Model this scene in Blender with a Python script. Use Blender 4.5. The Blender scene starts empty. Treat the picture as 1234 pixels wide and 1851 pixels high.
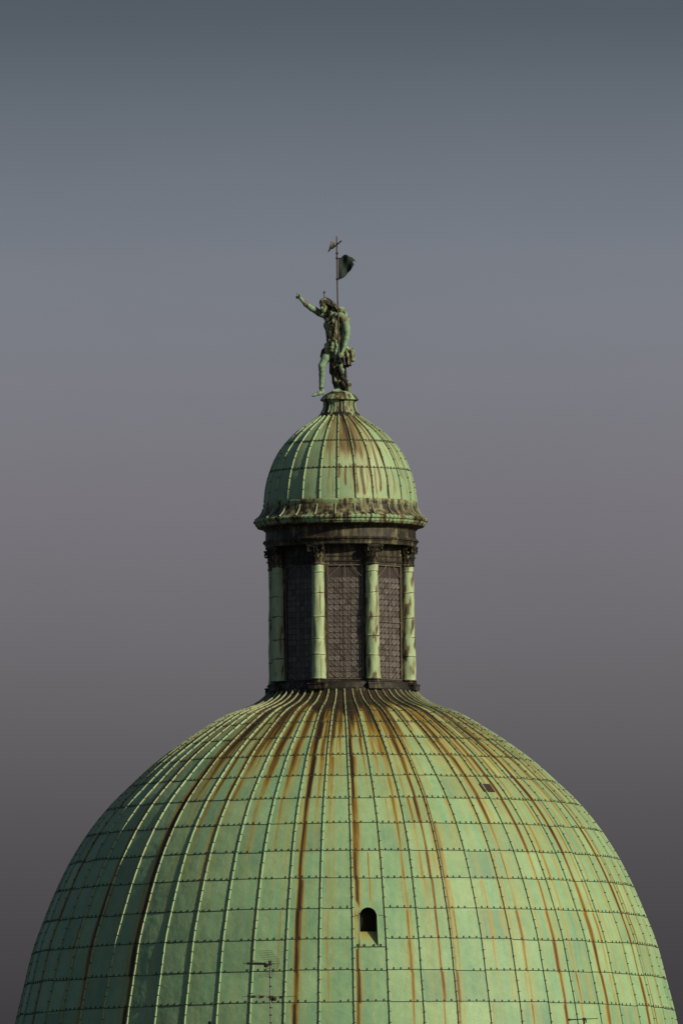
import bpy, bmesh, math, random
import numpy as np
from mathutils import Vector, Matrix
from math import pi, sin, cos, tan, atan, atan2, radians, sqrt

sc = bpy.context.scene
COL = sc.collection
rng = np.random.RandomState(7)
random.seed(11)

# ------------------------------------------------------------------ camera
CAM_Z, CAM_D = 1.7, 500.0
F = 30072.0                      # focal length in photo pixels (1851 high)
PITCH = 0.0691
ROLL = 0.0103
CX, CY = 617.0, 925.5
CAM_X = 0.03
cam = bpy.data.cameras.new('camera')
camo = bpy.data.objects.new('camera', cam); COL.objects.link(camo)
cam.sensor_fit = 'VERTICAL'; cam.sensor_height = 24.0; cam.lens = F/1851*24.0
cam.clip_start = 1.0; cam.clip_end = 6000.0
_f = Vector((0, cos(PITCH), sin(PITCH))); _u = Vector((0, -sin(PITCH), cos(PITCH))); _r = Vector((1, 0, 0))
_u2 = _u*cos(ROLL) + _r*sin(ROLL); _r2 = _r*cos(ROLL) - _u*sin(ROLL)
m = Matrix((_r2, _u2, -_f)).transposed().to_4x4(); m.translation = (CAM_X, -CAM_D, CAM_Z)
camo.matrix_world = m
sc.camera = camo

# ------------------------------------------------------------------ world
SUN_AZ, SUN_EL = radians(56), radians(27)      # azimuth to the right of the direction towards the camera
world = bpy.data.worlds.new('World'); sc.world = world; world.use_nodes = True
nt = world.node_tree; nt.nodes.clear()
wo = nt.nodes.new('ShaderNodeOutputWorld'); bg = nt.nodes.new('ShaderNodeBackground')
sky = nt.nodes.new('ShaderNodeTexSky'); sky.sky_type = 'NISHITA'; sky.sun_disc = False
sky.sun_elevation = SUN_EL; sky.sun_rotation = pi - SUN_AZ
sky.air_density = 1.0; sky.dust_density = 2.0; sky.ozone_density = 1.5
tc = nt.nodes.new('ShaderNodeTexCoord'); sep = nt.nodes.new('ShaderNodeSeparateXYZ')
nt.links.new(tc.outputs['Generated'], sep.inputs[0])
SKY_STRENGTH = 0.05
def lin(c):
    return tuple(((v/255+0.055)/1.055)**2.4 if v/255 > 0.04045 else v/255/12.92 for v in c)
# haze band near the horizon: elevation (tangent) -> colour of a dusky lower sky
SKYSTOPS = [(1950, (56, 54, 56)), (1800, (64, 62, 64)), (1500, (85, 82, 85)), (1250, (104, 101, 105)), (1000, (116, 114, 119)),
            (800, (122, 120, 127)), (560, (123, 127, 136)), (380, (115, 121, 130)), (200, (102, 110, 119)),
            (60, (87, 96, 105)), (-60, (78, 87, 96))]
def tan_y(y): return PITCH + (CY - y)/F
T0, T1 = 0.030, 0.106
mr = nt.nodes.new('ShaderNodeMapRange'); mr.inputs[1].default_value = T0; mr.inputs[2].default_value = T1
nt.links.new(sep.outputs[2], mr.inputs[0])
cr = nt.nodes.new('ShaderNodeValToRGB'); cr.color_ramp.interpolation = 'LINEAR'
els = cr.color_ramp.elements; els.remove(els[1])
_ys = np.linspace(1900, -40, 28)
_p = np.array([q[0] for q in SKYSTOPS], float)[::-1]; _c = np.array([lin(q[1]) for q in SKYSTOPS])[::-1]
_w = np.linspace(-120, 120, 25)
for k, y in enumerate(_ys):
    c = tuple(np.mean(np.interp(y + _w, _p, _c[:, i])) for i in range(3))
    t = min(1, max(0, (sin(atan(tan_y(y))) - T0)/(T1 - T0)))
    e = els[0] if k == 0 else els.new(t)
    e.position = t; e.color = c + (1,)
nt.links.new(mr.outputs[0], cr.inputs[0])
# faint unevenness of the haze
nz = nt.nodes.new('ShaderNodeTexNoise'); nz.inputs['Scale'].default_value = 45; nz.inputs['Detail'].default_value = 4
nt.links.new(tc.outputs['Generated'], nz.inputs['Vector'])
nmr = nt.nodes.new('ShaderNodeMapRange'); nmr.inputs[3].default_value = 0.93; nmr.inputs[4].default_value = 1.07
smp = nt.nodes.new('ShaderNodeMapping'); smp.inputs['Scale'].default_value = (1, 1, 5)
nt.links.new(tc.outputs['Generated'], smp.inputs[0])
nz2 = nt.nodes.new('ShaderNodeTexNoise'); nz2.inputs['Scale'].default_value = 60; nz2.inputs['Detail'].default_value = 6
nt.links.new(smp.outputs[0], nz2.inputs['Vector'])
nav = nt.nodes.new('ShaderNodeMix'); nav.inputs[0].default_value = 0.4
nt.links.new(nz.outputs['Fac'], nav.inputs[2]); nt.links.new(nz2.outputs['Fac'], nav.inputs[3])
nt.links.new(nav.outputs[0], nmr.inputs[0])
vm = nt.nodes.new('ShaderNodeVectorMath'); vm.operation = 'SCALE'
nt.links.new(cr.outputs[0], vm.inputs[0]); nt.links.new(nmr.outputs[0], vm.inputs['Scale'])
sk = nt.nodes.new('ShaderNodeVectorMath'); sk.operation = 'SCALE'; sk.inputs['Scale'].default_value = SKY_STRENGTH
nt.links.new(sky.outputs[0], sk.inputs[0])
up = nt.nodes.new('ShaderNodeMapRange'); up.inputs[1].default_value = 0.104; up.inputs[2].default_value = 0.24
nt.links.new(sep.outputs[2], up.inputs[0])
mx = nt.nodes.new('ShaderNodeMix'); mx.data_type = 'RGBA'
nt.links.new(up.outputs[0], mx.inputs[0]); nt.links.new(vm.outputs[0], mx.inputs[6]); nt.links.new(sk.outputs[0], mx.inputs[7])
nt.links.new(mx.outputs[2], bg.inputs['Color']); bg.inputs['Strength'].default_value = 1.0
nt.links.new(bg.outputs[0], wo.inputs[0])

# ------------------------------------------------------------------ sun
sl = bpy.data.lights.new('sun', 'SUN'); sl.energy = 4.0; sl.angle = radians(0.5); sl.color = (1.0, 0.90, 0.66)
so = bpy.data.objects.new('sun', sl); COL.objects.link(so)
S = Vector((sin(SUN_AZ)*cos(SUN_EL), -cos(SUN_AZ)*cos(SUN_EL), sin(SUN_EL)))
so.rotation_euler = S.to_track_quat('Z', 'Y').to_euler(); so.location = S*200

sc.view_settings.view_transform = 'Standard'; sc.view_settings.look = 'None'
sc.view_settings.exposure = 0.0; sc.view_settings.gamma = 1.0

# ------------------------------------------------------------------ measures
PXM = 60.0
def Zy(y):                       # height on the dome's axis that lands on photo row y
    return CAM_Z + CAM_D*tan(PITCH + atan((CY - y)/F))
def P(x, y, d=0.0):              # photo measure -> place in the world at depth d behind the axis plane
    dx, dy = x - CX, CY - y
    h = dy*cos(ROLL) - dx*sin(ROLL); w = dx*cos(ROLL) + dy*sin(ROLL)
    D = CAM_D + d
    L = D/cos(PITCH)
    z = CAM_Z + D*tan(PITCH + atan(h/F))
    X = CAM_X + w*(D*cos(PITCH) + (z - CAM_Z)*sin(PITCH))/F
    return np.array((X, d, z))
def elev(y): return tan(PITCH + atan((CY - y)/F))
def axis_row(yf, Rf):            # row seen at the front of a ring of radius Rf(y) -> row of its axis
    y = yf
    for _ in range(12): y = yf + Rf(y)*elev(y)
    return y

# ------------------------------------------------------------------ mesh helpers
def empty(name, loc, label, cat, group=None):
    o = bpy.data.objects.new(name, None); COL.objects.link(o); o.location = loc; o.empty_display_size = 0.2
    o['label'] = label; o['category'] = cat
    if group: o['group'] = group
    return o
def origin(o):
    v = Vector((0, 0, 0))
    while o is not None: v += Vector(o.location); o = o.parent
    return np.array(v)
def mesh_obj(name, V, Fc, mat, parent=None, attrs=None, smooth=True, sharp=None):
    me = bpy.data.meshes.new(name)
    V = np.asarray(V, dtype=float)
    if parent is not None: V = V - origin(parent)
    me.from_pydata(V.tolist(), [], [tuple(int(i) for i in f) for f in Fc])
    me.validate()
    if attrs:
        for k, a in attrs.items():
            a = np.asarray(a, dtype=np.float32)
            if a.ndim == 2: at = me.attributes.new(k, 'FLOAT_VECTOR', 'POINT'); at.data.foreach_set('vector', a.ravel())
            else: at = me.attributes.new(k, 'FLOAT', 'POINT'); at.data.foreach_set('value', a)
    me.polygons.foreach_set('use_smooth', [smooth]*len(me.polygons))
    if sharp is not None: me.set_sharp_from_angle(angle=radians(sharp))
    me.update()
    o = bpy.data.objects.new(name, me); COL.objects.link(o)
    if mat: me.materials.append(mat)
    if parent is not None: o.parent = parent
    return o
class MB:
    def __init__(s): s.V = []; s.F = []; s.A = []
    def add(s, V, Fc, a=0.0):
        n = len(s.V); s.V += [tuple(v) for v in V]; s.F += [tuple(i+n for i in f) for f in Fc]
        s.A += list(a) if hasattr(a, '__len__') else [a]*len(V)
    def box(s, c, ux, uy, uz, a=0.0):          # centre and three half-axis vectors
        c, ux, uy, uz = [np.array(q, float) for q in (c, ux, uy, uz)]
        V = [c + i*ux + j*uy + k*uz for k in (-1, 1) for j in (-1, 1) for i in (-1, 1)]
        s.add(V, [(0, 2, 3, 1), (4, 5, 7, 6), (0, 1, 5, 4), (2, 6, 7, 3), (0, 4, 6, 2), (1, 3, 7, 5)], a)
    def tube(s, pts, r, n=8, a=0.0, caps=True):
        pts = [np.array(p, float) for p in pts]
        rs = r if hasattr(r, '__len__') else [r]*len(pts)
        V = []; Fc = []
        for i, p in enumerate(pts):
            t = pts[min(i+1, len(pts)-1)] - pts[max(i-1, 0)]; t = t/(np.linalg.norm(t) + 1e-12)
            ref = np.array((0, 0, 1.0)) if abs(t[2]) < 0.9 else np.array((1.0, 0, 0))
            u = np.cross(t, ref); u /= np.linalg.norm(u); w = np.cross(t, u)
            for k in range(n):
                q = 2*pi*k/n
                V.append(p + rs[i]*(cos(q)*u + sin(q)*w))
        for i in range(len(pts)-1):
            for k in range(n):
                k2 = (k+1) % n
                Fc.append((i*n+k, (i+1)*n+k, (i+1)*n+k2, i*n+k2))
        if caps:
            Fc.append(tuple(range(n))); Fc.append(tuple((len(pts)-1)*n + k for k in reversed(range(n))))
        s.add(V, Fc, a)
    def build(s, name, mat, parent=None, smooth=False, sharp=None, attr='rust'):
        return mesh_obj(name, s.V, s.F, mat, parent, {attr: s.A}, smooth, sharp)
def lathe(profile, n=128, closed=True):
    """profile: list of (R metres, z); revolve"""
    V = []; Fc = []
    for (R, z) in profile:
        for k in range(n):
            q = 2*pi*k/n; V.append((R*sin(q), -R*cos(q), z))
    for i in range(len(profile)-1):
        for k in range(n):
            k2 = (k+1) % n
            Fc.append((i*n+k, (i+1)*n+k, (i+1)*n+k2, i*n+k2))
    return V, Fc
def densify(prof, step):
    out = [prof[0]]
    for a, b in zip(prof[:-1], prof[1:]):
        L = math.hypot(b[0]-a[0], b[1]-a[1]); n = max(1, int(L/step))
        for k in range(1, n+1): out.append((a[0]+(b[0]-a[0])*k/n, a[1]+(b[1]-a[1])*k/n))
    return out
def spline(pts):
    """monotone-ish cubic (pchip) interpolation of R over y"""
    pts = sorted(pts, key=lambda p: p[1]); y = np.array([p[1] for p in pts], float); r = np.array([p[0] for p in pts], float)
    h = np.diff(y); d = np.diff(r)/h
    mm = np.zeros(len(y)); mm[0] = d[0]; mm[-1] = d[-1]
    for i in range(1, len(y)-1):
        if d[i-1]*d[i] > 0:
            w1 = 2*h[i]+h[i-1]; w2 = h[i]+2*h[i-1]; mm[i] = (w1+w2)/(w1/d[i-1]+w2/d[i])
    def f(q):
        q = np.asarray(q, float); i = np.clip(np.searchsorted(y, q)-1, 0, len(h)-1)
        t = (q-y[i])/h[i]; t2 = t*t; t3 = t2*t
        return (2*t3-3*t2+1)*r[i] + (t3-2*t2+t)*h[i]*mm[i] + (-2*t3+3*t2)*r[i+1] + (t3-t2)*h[i]*mm[i+1]
    return f
def flow_of(az, y, R, r0):
    """coordinates along a sheet: metres round (at radius r0) and metres down the slope"""
    yy = np.linspace(np.min(y), np.max(y), 600); r = R(yy)/PXM; z = np.array([Zy(q) for q in yy])
    arc = np.concatenate([[0], np.cumsum(np.hypot(np.diff(r), np.diff(z)))])
    return np.stack([np.radians(az)*r0, 0*np.asarray(az, float), np.interp(y, yy, arc)], -1)
def sstep(a, b, x):
    t = np.clip((np.asarray(x, float)-a)/(b-a), 0, 1); return t*t*(3-2*t)

# ------------------------------------------------------------------ materials
def N(nt, t, **kw):
    n = nt.nodes.new(t)
    for k, v in kw.items(): setattr(n, k, v)
    return n
def mixc(nt, fac, a, b, blend='MIX'):
    n = N(nt, 'ShaderNodeMix', data_type='RGBA', blend_type=blend)
    for sock, v in ((n.inputs[0], fac), (n.inputs[6], a), (n.inputs[7], b)):
        if hasattr(v, 'is_output'): nt.links.new(v, sock)
        elif hasattr(v, '__len__'): sock.default_value = tuple(v) + (1,)
        else: sock.default_value = v
    return n.outputs[2]
def mth(nt, op, a, b=None, clamp=False):
    n = N(nt, 'ShaderNodeMath', operation=op, use_clamp=clamp)
    for i, v in enumerate((a, b)):
        if v is None: continue
        if hasattr(v, 'is_output'): nt.links.new(v, n.inputs[i])
        else: n.inputs[i].default_value = v
    return n.outputs[0]
def ramp(nt, fac, stops, interp='LINEAR'):
    n = N(nt, 'ShaderNodeValToRGB'); n.color_ramp.interpolation = interp
    e = n.color_ramp.elements
    for k, (p, c) in enumerate(stops):
        q = e[k] if k < 2 else e.new(p)
        q.position = p; q.color = tuple(c) + (1,) if hasattr(c, '__len__') else (c, c, c, 1)
    nt.links.new(fac, n.inputs[0]); return n.outputs[0]
def noise(nt, vec, scale, detail=4, rough=0.55, sxyz=(1, 1, 1), dist=0.0):
    mp = N(nt, 'ShaderNodeMapping'); mp.inputs['Scale'].default_value = sxyz
    nt.links.new(vec, mp.inputs[0])
    n = N(nt, 'ShaderNodeTexNoise'); n.inputs['Scale'].default_value = scale; n.inputs['Detail'].default_value = detail
    n.inputs['Roughness'].default_value = rough; n.inputs['Distortion'].default_value = dist
    nt.links.new(mp.outputs[0], n.inputs['Vector']); return n.outputs['Fac']
def base_mat(name):
    mt = bpy.data.materials.new(name); mt.use_nodes = True
    nt = mt.node_tree; b = nt.nodes['Principled BSDF']
    return mt, nt, b

PALE = (0.31, 0.46, 0.25); MID = (0.21, 0.37, 0.205); TEAL = (0.125, 0.285, 0.19)
OCHRE = [(0.0, (0.36, 0.36, 0.14)), (0.28, (0.36, 0.275, 0.065)), (0.52, (0.19, 0.115, 0.019)), (0.76, (0.058, 0.034, 0.011)), (1.0, (0.018, 0.013, 0.010))]
UMBER = [(0.0, (0.30, 0.31, 0.15)), (0.28, (0.22, 0.19, 0.09)), (0.52, (0.115, 0.098, 0.050)), (0.76, (0.042, 0.034, 0.021)), (1.0, (0.014, 0.012, 0.010))]
def copper(name, cover=0.0, streak=1.0, dents=0.012, contrast=1.0, pale=PALE, mid=MID, teal=TEAL, fine=1.0, pal=None, flow=False):
    """weathered copper sheet: patina, brown stain ('rust' per point), sheet tone ('tone'); cover = amount of dark brown crust"""
    mt, nt, b = base_mat(name)
    tcn = N(nt, 'ShaderNodeTexCoord'); ob = tcn.outputs['Object']
    big = noise(nt, ob, 0.55, 5, 0.6); med = noise(nt, ob, 3.0, 6, 0.65); fl = N(nt, 'ShaderNodeAttribute', attribute_name='flow').outputs['Vector'] if flow else ob
    run = noise(nt, fl, 7.0, 4, 0.6, (1, 1, 0.06))
    fin = noise(nt, ob, 22.0, 5, 0.7)
    at = N(nt, 'ShaderNodeAttribute', attribute_name='rust').outputs['Fac']
    tn = N(nt, 'ShaderNodeAttribute', attribute_name='tone').outputs['Fac']
    f = mth(nt, 'ADD', mth(nt, 'MULTIPLY', big, 0.5), mth(nt, 'MULTIPLY', med, 0.35))
    f = mth(nt, 'ADD', f, mth(nt, 'MULTIPLY', run, 0.25))
    f = mth(nt, 'ADD', f, mth(nt, 'MULTIPLY', tn, 0.11))
    col = ramp(nt, f, [(0.33, teal), (0.52, mid), (0.74, pale)])
    col = mixc(nt, mth(nt, 'MULTIPLY', mth(nt, 'SUBTRACT', fin, 0.45, True), 0.9*fine, True), col, (0.13, 0.16, 0.09))
    # greyed, browner sheets
    dull = mth(nt, 'MULTIPLY', mth(nt, 'MULTIPLY', tn, -1.0), 0.30, True)
    col = mixc(nt, dull, col, (0.20, 0.24, 0.13))
    # stains
    at = mth(nt, 'MULTIPLY', at, mth(nt, 'ADD', mth(nt, 'MULTIPLY', run, .9), .58))
    r = mth(nt, 'ADD', at, mth(nt, 'MULTIPLY', mth(nt, 'SUBTRACT', run, 0.56), 0.9*streak))
    r = mth(nt, 'ADD', r, mth(nt, 'MULTIPLY', mth(nt, 'SUBTRACT', fin, 0.5), 0.12))
    if cover:
        cv = mth(nt, 'ADD', mth(nt, 'MULTIPLY', med, 0.6), mth(nt, 'MULTIPLY', run, 0.5))
        cv = mth(nt, 'MULTIPLY', mth(nt, 'SUBTRACT', cv, 0.55 - cover*0.5), 4.0*contrast, True)
        r = mth(nt, 'ADD', r, mth(nt, 'MULTIPLY', cv, 0.88))
    r = mth(nt, 'MINIMUM', mth(nt, 'MAXIMUM', r, 0.0), 1.0)
    stain = ramp(nt, r, pal or UMBER)
    amt = mth(nt, 'MULTIPLY', r, 2.1, True)
    amt = mth(nt, 'POWER', amt, 1.15)
    col = mixc(nt, amt, col, stain)
    nt.links.new(col, b.inputs['Base Color'])
    rg = mth(nt, 'ADD', mth(nt, 'MULTIPLY', fin, 0.25), 0.47)
    nt.links.new(rg, b.inputs['Roughness'])
    b.inputs['Specular IOR Level'].default_value = 0.3
    bp = N(nt, 'ShaderNodeBump'); bp.inputs['Strength'].default_value = 1.0; bp.inputs['Distance'].default_value = dents
    wob = noise(nt, ob, 1.3, 3, 0.5)
    hh = mth(nt, 'ADD', mth(nt, 'MULTIPLY', wob, 1.6), mth(nt, 'MULTIPLY', med, 0.14))
    hh = mth(nt, 'ADD', hh, mth(nt, 'MULTIPLY', fin, 0.02))
    nt.links.new(hh, bp.inputs['Height']); nt.links.new(bp.outputs[0], b.inputs['Normal'])
    return mt
def plain(name, c, rough=0.6, var=0.35, scale=9.0, metal=0.0, spec=0.3, c2=None):
    mt, nt, b = base_mat(name)
    ob = N(nt, 'ShaderNodeTexCoord').outputs['Object']
    n = noise(nt, ob, scale, 5, 0.6)
    c2 = c2 or tuple(v*(1-var) for v in c)
    nt.links.new(ramp(nt, n, [(0.35, c2), (0.65, c)]), b.inputs['Base Color'])
    b.inputs['Roughness'].default_value = rough; b.inputs['Metallic'].default_value = metal
    b.inputs['Specular IOR Level'].default_value = spec
    return mt

M_DOME = copper('patina copper sheets', 0.0, 0.35, 0.034, pal=OCHRE, flow=True)
M_RIB = copper('patina copper battens', 0.0, 0.5, 0.004, pale=(.36, .50, .29), mid=(.28, .43, .25))
M_CUP = copper('patina copper cupola', 0.0, 0.8, 0.012, pale=(.35, .48, .27), mid=(.255, .40, .23), flow=True,
               pal=[(0.0, (0.36, 0.37, 0.17)), (0.28, (0.30, 0.26, 0.115)), (0.52, (0.155, 0.118, 0.050)), (0.76, (0.055, 0.041, 0.021)), (1.0, (0.016, 0.013, 0.010))])
M_ENT = copper('brown weathered copper', 0.52, 0.35, 0.01, 0.8)
M_CORN = copper('streaked copper cornice', 0.07, 0.9, 0.008, 1.0)
M_SHAFT = copper('pale copper column', 0.0, 1.0, 0.012, 1.0, (0.40, 0.50, 0.29), (0.31, 0.42, 0.245), (0.19, 0.31, 0.20))
M_CAP = copper('dark copper capital', 0.30, 0.9, 0.006, 1.0)
M_PLINTH = copper('stained copper plinth', 0.16, 0.9, 0.008, 1.0)
M_STAT = copper('statue bronze patina', 0.0, 1.0, 0.02, 1.4, (0.35, 0.47, 0.28), (0.16, 0.28, 0.185), (0.05, 0.125, 0.10), 1.4)
M_HAIR = copper('statue hair bronze', 0.35, 1.1, 0.03, 1.3)
M_CLOTH = copper('statue cloth bronze', 0.16, 1.3, 0.03, 1.3)
M_BLACK = plain('dark interior', (0.012, 0.011, 0.010), 0.9)
M_SEAM = plain('grimed seam', (0.055, 0.078, 0.042), 0.8, 0.6, 14)
M_IRON = plain('rusted iron', (0.10, 0.065, 0.05), 0.6, 0.5, 20)
M_IRONDK = plain('dark iron', (0.012, 0.011, 0.011), 0.6, 0.4, 20)
M_WIRE = plain('grey wire', (0.23, 0.19, 0.15), 0.5, 0.4, 12)
M_FLAG = plain('dark green sheet metal', (0.019, 0.031, 0.027), 0.65, 0.4, 8, 0, 0.2)
M_ALU = plain('dull aluminium mast', (0.25, 0.215, 0.195), 0.5, 0.35, 15)
M_BLKPL = plain('black plastic', (0.012, 0.012, 0.012), 0.5, 0.3)
M_GRID = plain('thin grid wire', (0.035, 0.045, 0.035), 0.5, 0.3)
M_PATCH = plain('bare brown copper', (0.046, 0.031, 0.023), 0.7, 0.4, 10)
M_WALL = plain('rendered wall', (0.33, 0.27, 0.2), 0.9, 0.25, 1.2)
M_TILE = plain('clay roof tiles', (0.28, 0.13, 0.08), 0.9, 0.4, 3)
M_GROUND = plain('paving stone', (0.065, 0.068, 0.066), 0.95, 0.25, 0.8)

# ------------------------------------------------------------------ ground
gv = [(-3000, -1500, 0), (3000, -1500, 0), (3000, 4000, 0), (-3000, 4000, 0)]
g = mesh_obj('ground', gv, [(0, 1, 2, 3)], M_GROUND, None, None, False); g['kind'] = 'structure'

# ------------------------------------------------------------------ MAIN DOME
DPROF = [(134, 1252), (137.5, 1257), (146, 1265), (163, 1275.5), (212, 1294.5), (257, 1321), (312, 1358.5), (346, 1385), (380, 1416), (422, 1457),
         (462, 1507), (495, 1560), (520, 1611), (538, 1654), (561.5, 1717), (576, 1774), (593.5, 1846), (604, 1905), (612, 1975), (617, 2050), (619, 2110)]
DR = spline(DPROF)
NR, DPH = 60, 1.55                       # ribs, phase in degrees (0 = facing the camera, + to the right)
SEAM_F = [1267, 1284.7, 1304, 1332, 1364, 1401.8, 1442, 1487.7, 1537.5, 1586.7, 1642, 1697, 1754, 1811, 1868]
SEAMS = [axis_row(y, DR) for y in SEAM_F] + [1950, 2008, 2066]
ROWS = [1252.0] + SEAMS + [2110.0]
def pt(az, y, off=0.0, R=DR):            # on the dome's surface; az in degrees, off outward in metres (horizontal)
    az = np.radians(az); r = R(y)/PXM + off
    zy = CAM_Z + CAM_D*np.tan(PITCH + np.arctan((CY-np.asarray(y, float))/F))
    return np.stack([r*np.sin(az), -r*np.cos(az), zy + 0*r], -1)

# --- stain pattern on the sheets (az, row)
rs = np.random.RandomState(5)
MAIN = [  # azimuth, width (deg at the equator), strength, fade start row, fade end row
    (-8.6, .40, .95, 2300, 2500), (-8.0, .22, .45, 1700, 2300), (-41.2, .55, .80, 1800, 2300), (-42.6, .4, .45, 1700, 2200), (-53.2, .75, .70, 1650, 2100), (-58.9, .6, .6, 1700, 2100), (-47.4, .35, .4, 1600, 2000), (-36.4, .3, .4, 1600, 2000),
    (-70.5, .8, .6, 1800, 2200), (-3.0, .35, .42, 2100, 2400), (-1.9, .18, .28, 2100, 2400), (2.3, .36, .92, 2300, 2500), (2.9, .55, .45, 1400, 1900), (11.8, .38, .52, 1900, 2300),
    (17.2, .34, .78, 1850, 2300), (19.9, .36, .72, 1950, 2300), (31.2, .22, .35, 1700, 2000), (34.1, .36, .6, 1750, 2100), (35.4, .2, .35, 1800, 2200),
    (41.3, .42, .74, 1800, 2200), (45.2, .42, .5, 1800, 2200), (52.0, .55, .82, 1900, 2300), (54.5, .4, .45, 1900, 2300), (57.5, .3, .4, 1750, 2100),
    (65.5, .55, .80, 1900, 2300), (69.0, .4, .6, 1900, 2300), (73, .4, .4, 1700, 2100), (-29.5, .55, .5, 1450, 1750), (-33.5, .4, .42, 1480, 1700),
    (-27.5, .35, .35, 1500, 1800), (-24, .25, .22, 1400, 1800), (7.0, .22, .22, 1500, 1900), (24.8, .2, .2, 1500, 2100), (28.0, .22, .25, 1600, 2100),
    (-14.2, .2, .18, 1750, 2300), (-19.5, .25, .2, 1700, 2300), (-26.5, .3, .2, 2000, 2300), (48.4, .3, .35, 1850, 2200), (61, .35, .4, 1850, 2200), (38.2, .2, .3, 1850, 2200)]
TOPS = []                                # dark tongues under the lantern, ending row by row
for k in range(-17, 17):
    a = DPH + 6*k
    for q in range(rs.randint(3, 5)):
        TOPS.append((a + rs.uniform(0.4, 5.6), rs.uniform(.4, 1.15), rs.uniform(.45, .95), SEAMS[rs.choice([2, 3, 4, 5, 6, 7, 8])]))
TOPS += [(3.6, 1.5, 1.0, SEAMS[3]), (-3.5, 1.8, .9, SEAMS[3]), (-1.6, .5, .7, SEAMS[4]), (-9.2, 1.6, .9, SEAMS[5]), (13.0, 1.3, .9, SEAMS[4]),
         (19.5, 1.5, .95, SEAMS[4]), (26.5, 1.2, .8, SEAMS[3]), (38.0, 1.4, .85, SEAMS[5]), (-38.5, 1.6, 1.0, SEAMS[6]), (-27, 1.9, .8, SEAMS[6])]
FINE = []
for k in range(-16, 16):
    right = 1.0 if k > 3 else 0.55
    for q in range(int(6 + 7*right)):
        j = rs.randint(2, 15); ln = rs.randint(1, 5)
        FINE.append((DPH + 6*k + rs.uniform(.2, 5.8), rs.uniform(.07, .2), rs.uniform(.14, .50)*(.6+.4*right), ROWS[j], ROWS[min(j+ln, len(ROWS)-1)]))
for _ in range(110):
    j = rs.randint(1, 11); FINE.append((rs.uniform(14, 82), rs.uniform(.2, .55), rs.uniform(.18, .46), ROWS[j], ROWS[min(j+rs.randint(3, 9), len(ROWS)-1)]))
for _ in range(26):
    j = rs.randint(2, 9); FINE.append((rs.uniform(-75, 8), rs.uniform(.2, .5), rs.uniform(.15, .38), ROWS[j], ROWS[min(j+rs.randint(3, 8), len(ROWS)-1)]))
FINE += [(30.6, 1.0, .24, ROWS[6]-30, ROWS[9]), (29.4, .5, .2, ROWS[6]-30, ROWS[8])]
for _ in range(90):
    j = rs.randint(2, 12); FINE.append((rs.uniform(-14, 82), rs.uniform(.07, .17), rs.uniform(.30, .58), ROWS[j], ROWS[min(j+rs.randint(2, 7), len(ROWS)-1)]))
RJIT = rs.uniform(-.16, .16, (len(ROWS)+1,))
TONE = rs.normal(0, .55, (NR+1, len(ROWS)+1)); TONE = np.clip(TONE, -1.1, 1.1)
ROWK = rs.uniform(.62, 1.15, (len(MAIN), len(ROWS)+1)); ROWW = rs.uniform(.75, 1.35, (len(MAIN), len(ROWS)+1))
def dome_rust(az, y):
    az = np.asarray(az, float); y = np.asarray(y, float)
    j = np.searchsorted(np.array(ROWS), y)
    wsc = 515.0/np.maximum(DR(y), 130)
    a2 = az + RJIT[np.clip(j, 0, len(ROWS))]*np.minimum(wsc, 1.6)
    r = np.zeros_like(az)
    wob = .12*np.sin(y*.021 + az*3.1) + .07*np.sin(y*.057+az*7)
    for mi, (a0, w, s, f0, f1) in enumerate(MAIN):
        w = w*ROWW[mi][np.clip(j, 0, len(ROWS))]
        t = (a2 + wob*w - a0)/(w*np.minimum(wsc, 1.9))
        c = s*(np.exp(-t*t*1.1)*.80 + .20*np.exp(-(t/2.6)**2))*(1 - .75*sstep(f0, f1, y))*sstep(1255, 1300, y)*ROWK[mi][np.clip(j, 0, len(ROWS))]*(1.28 - .28*sstep(1420, 1600, y))
        r = np.maximum(r, c) + .18*np.minimum(r, c)
    for (a0, w, s, ye) in TOPS:
        w = w*(1 - .62*sstep(1285, ye, y))*min(2.4, 1.6)
        t = (a2 - a0)/w
        c = s*np.exp(-t*t)*(y < ye+.5)*(1 - .62*sstep(1305, ye, y))
        r = np.maximum(r, c)
    for (a0, w, s, y0, y1) in FINE:
        t = (a2 - a0)/(w*np.minimum(wsc, 2))
        c = s*np.exp(-t*t)*((y > y0) & (y < y1))*(1 - .6*sstep(y0, y1, y))
        r = np.maximum(r, c)
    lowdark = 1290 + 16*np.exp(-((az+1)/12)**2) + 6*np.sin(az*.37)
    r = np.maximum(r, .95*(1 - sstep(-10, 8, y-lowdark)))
    # ochre wash below the lantern
    r = np.maximum(r, .20*(1 - sstep(1300, 1420, y)))
    return r
def dome_tone(az, y):
    k = np.floor((np.asarray(az, float)-DPH)/6.0).astype(int) % NR
    j = np.searchsorted(np.array(ROWS), np.asarray(y, float)-1e-6)
    return TONE[k, np.clip(j, 0, len(ROWS))]

church = empty('church_dome', (0, 0, 0), 'large green copper dome with rust streaked standing seams and one arched opening', 'dome')
# shell columns
az_list = []
for k in range(-NR//2, NR//2):
    n = 20 if -17 <= k <= 16 else 3
    az_list += [DPH + 6*k + 6*i/n for i in range(n)]
az_arr = np.array(az_list); NA = len(az_arr)
y_list = []
for a, b in zip(ROWS[:-1], ROWS[1:]):
    n = max(4, int((b-a)/5)); y_list += [a + (b-a)*i/n for i in range(n)]
    # a vertex row right at either side of the lap so that stains can stop there
    y_list.append(b - .25)
y_list.append(ROWS[-1]); y_arr = np.array(sorted(set(np.round(y_list, 4)))); NY = len(y_arr)
A, Yg = np.meshgrid(az_arr, y_arr)          # [NY, NA]
V = pt(A.ravel(), Yg.ravel()); Aflat, Yflat = A.ravel().copy(), Yg.ravel().copy()
V = list(map(tuple, V))
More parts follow.
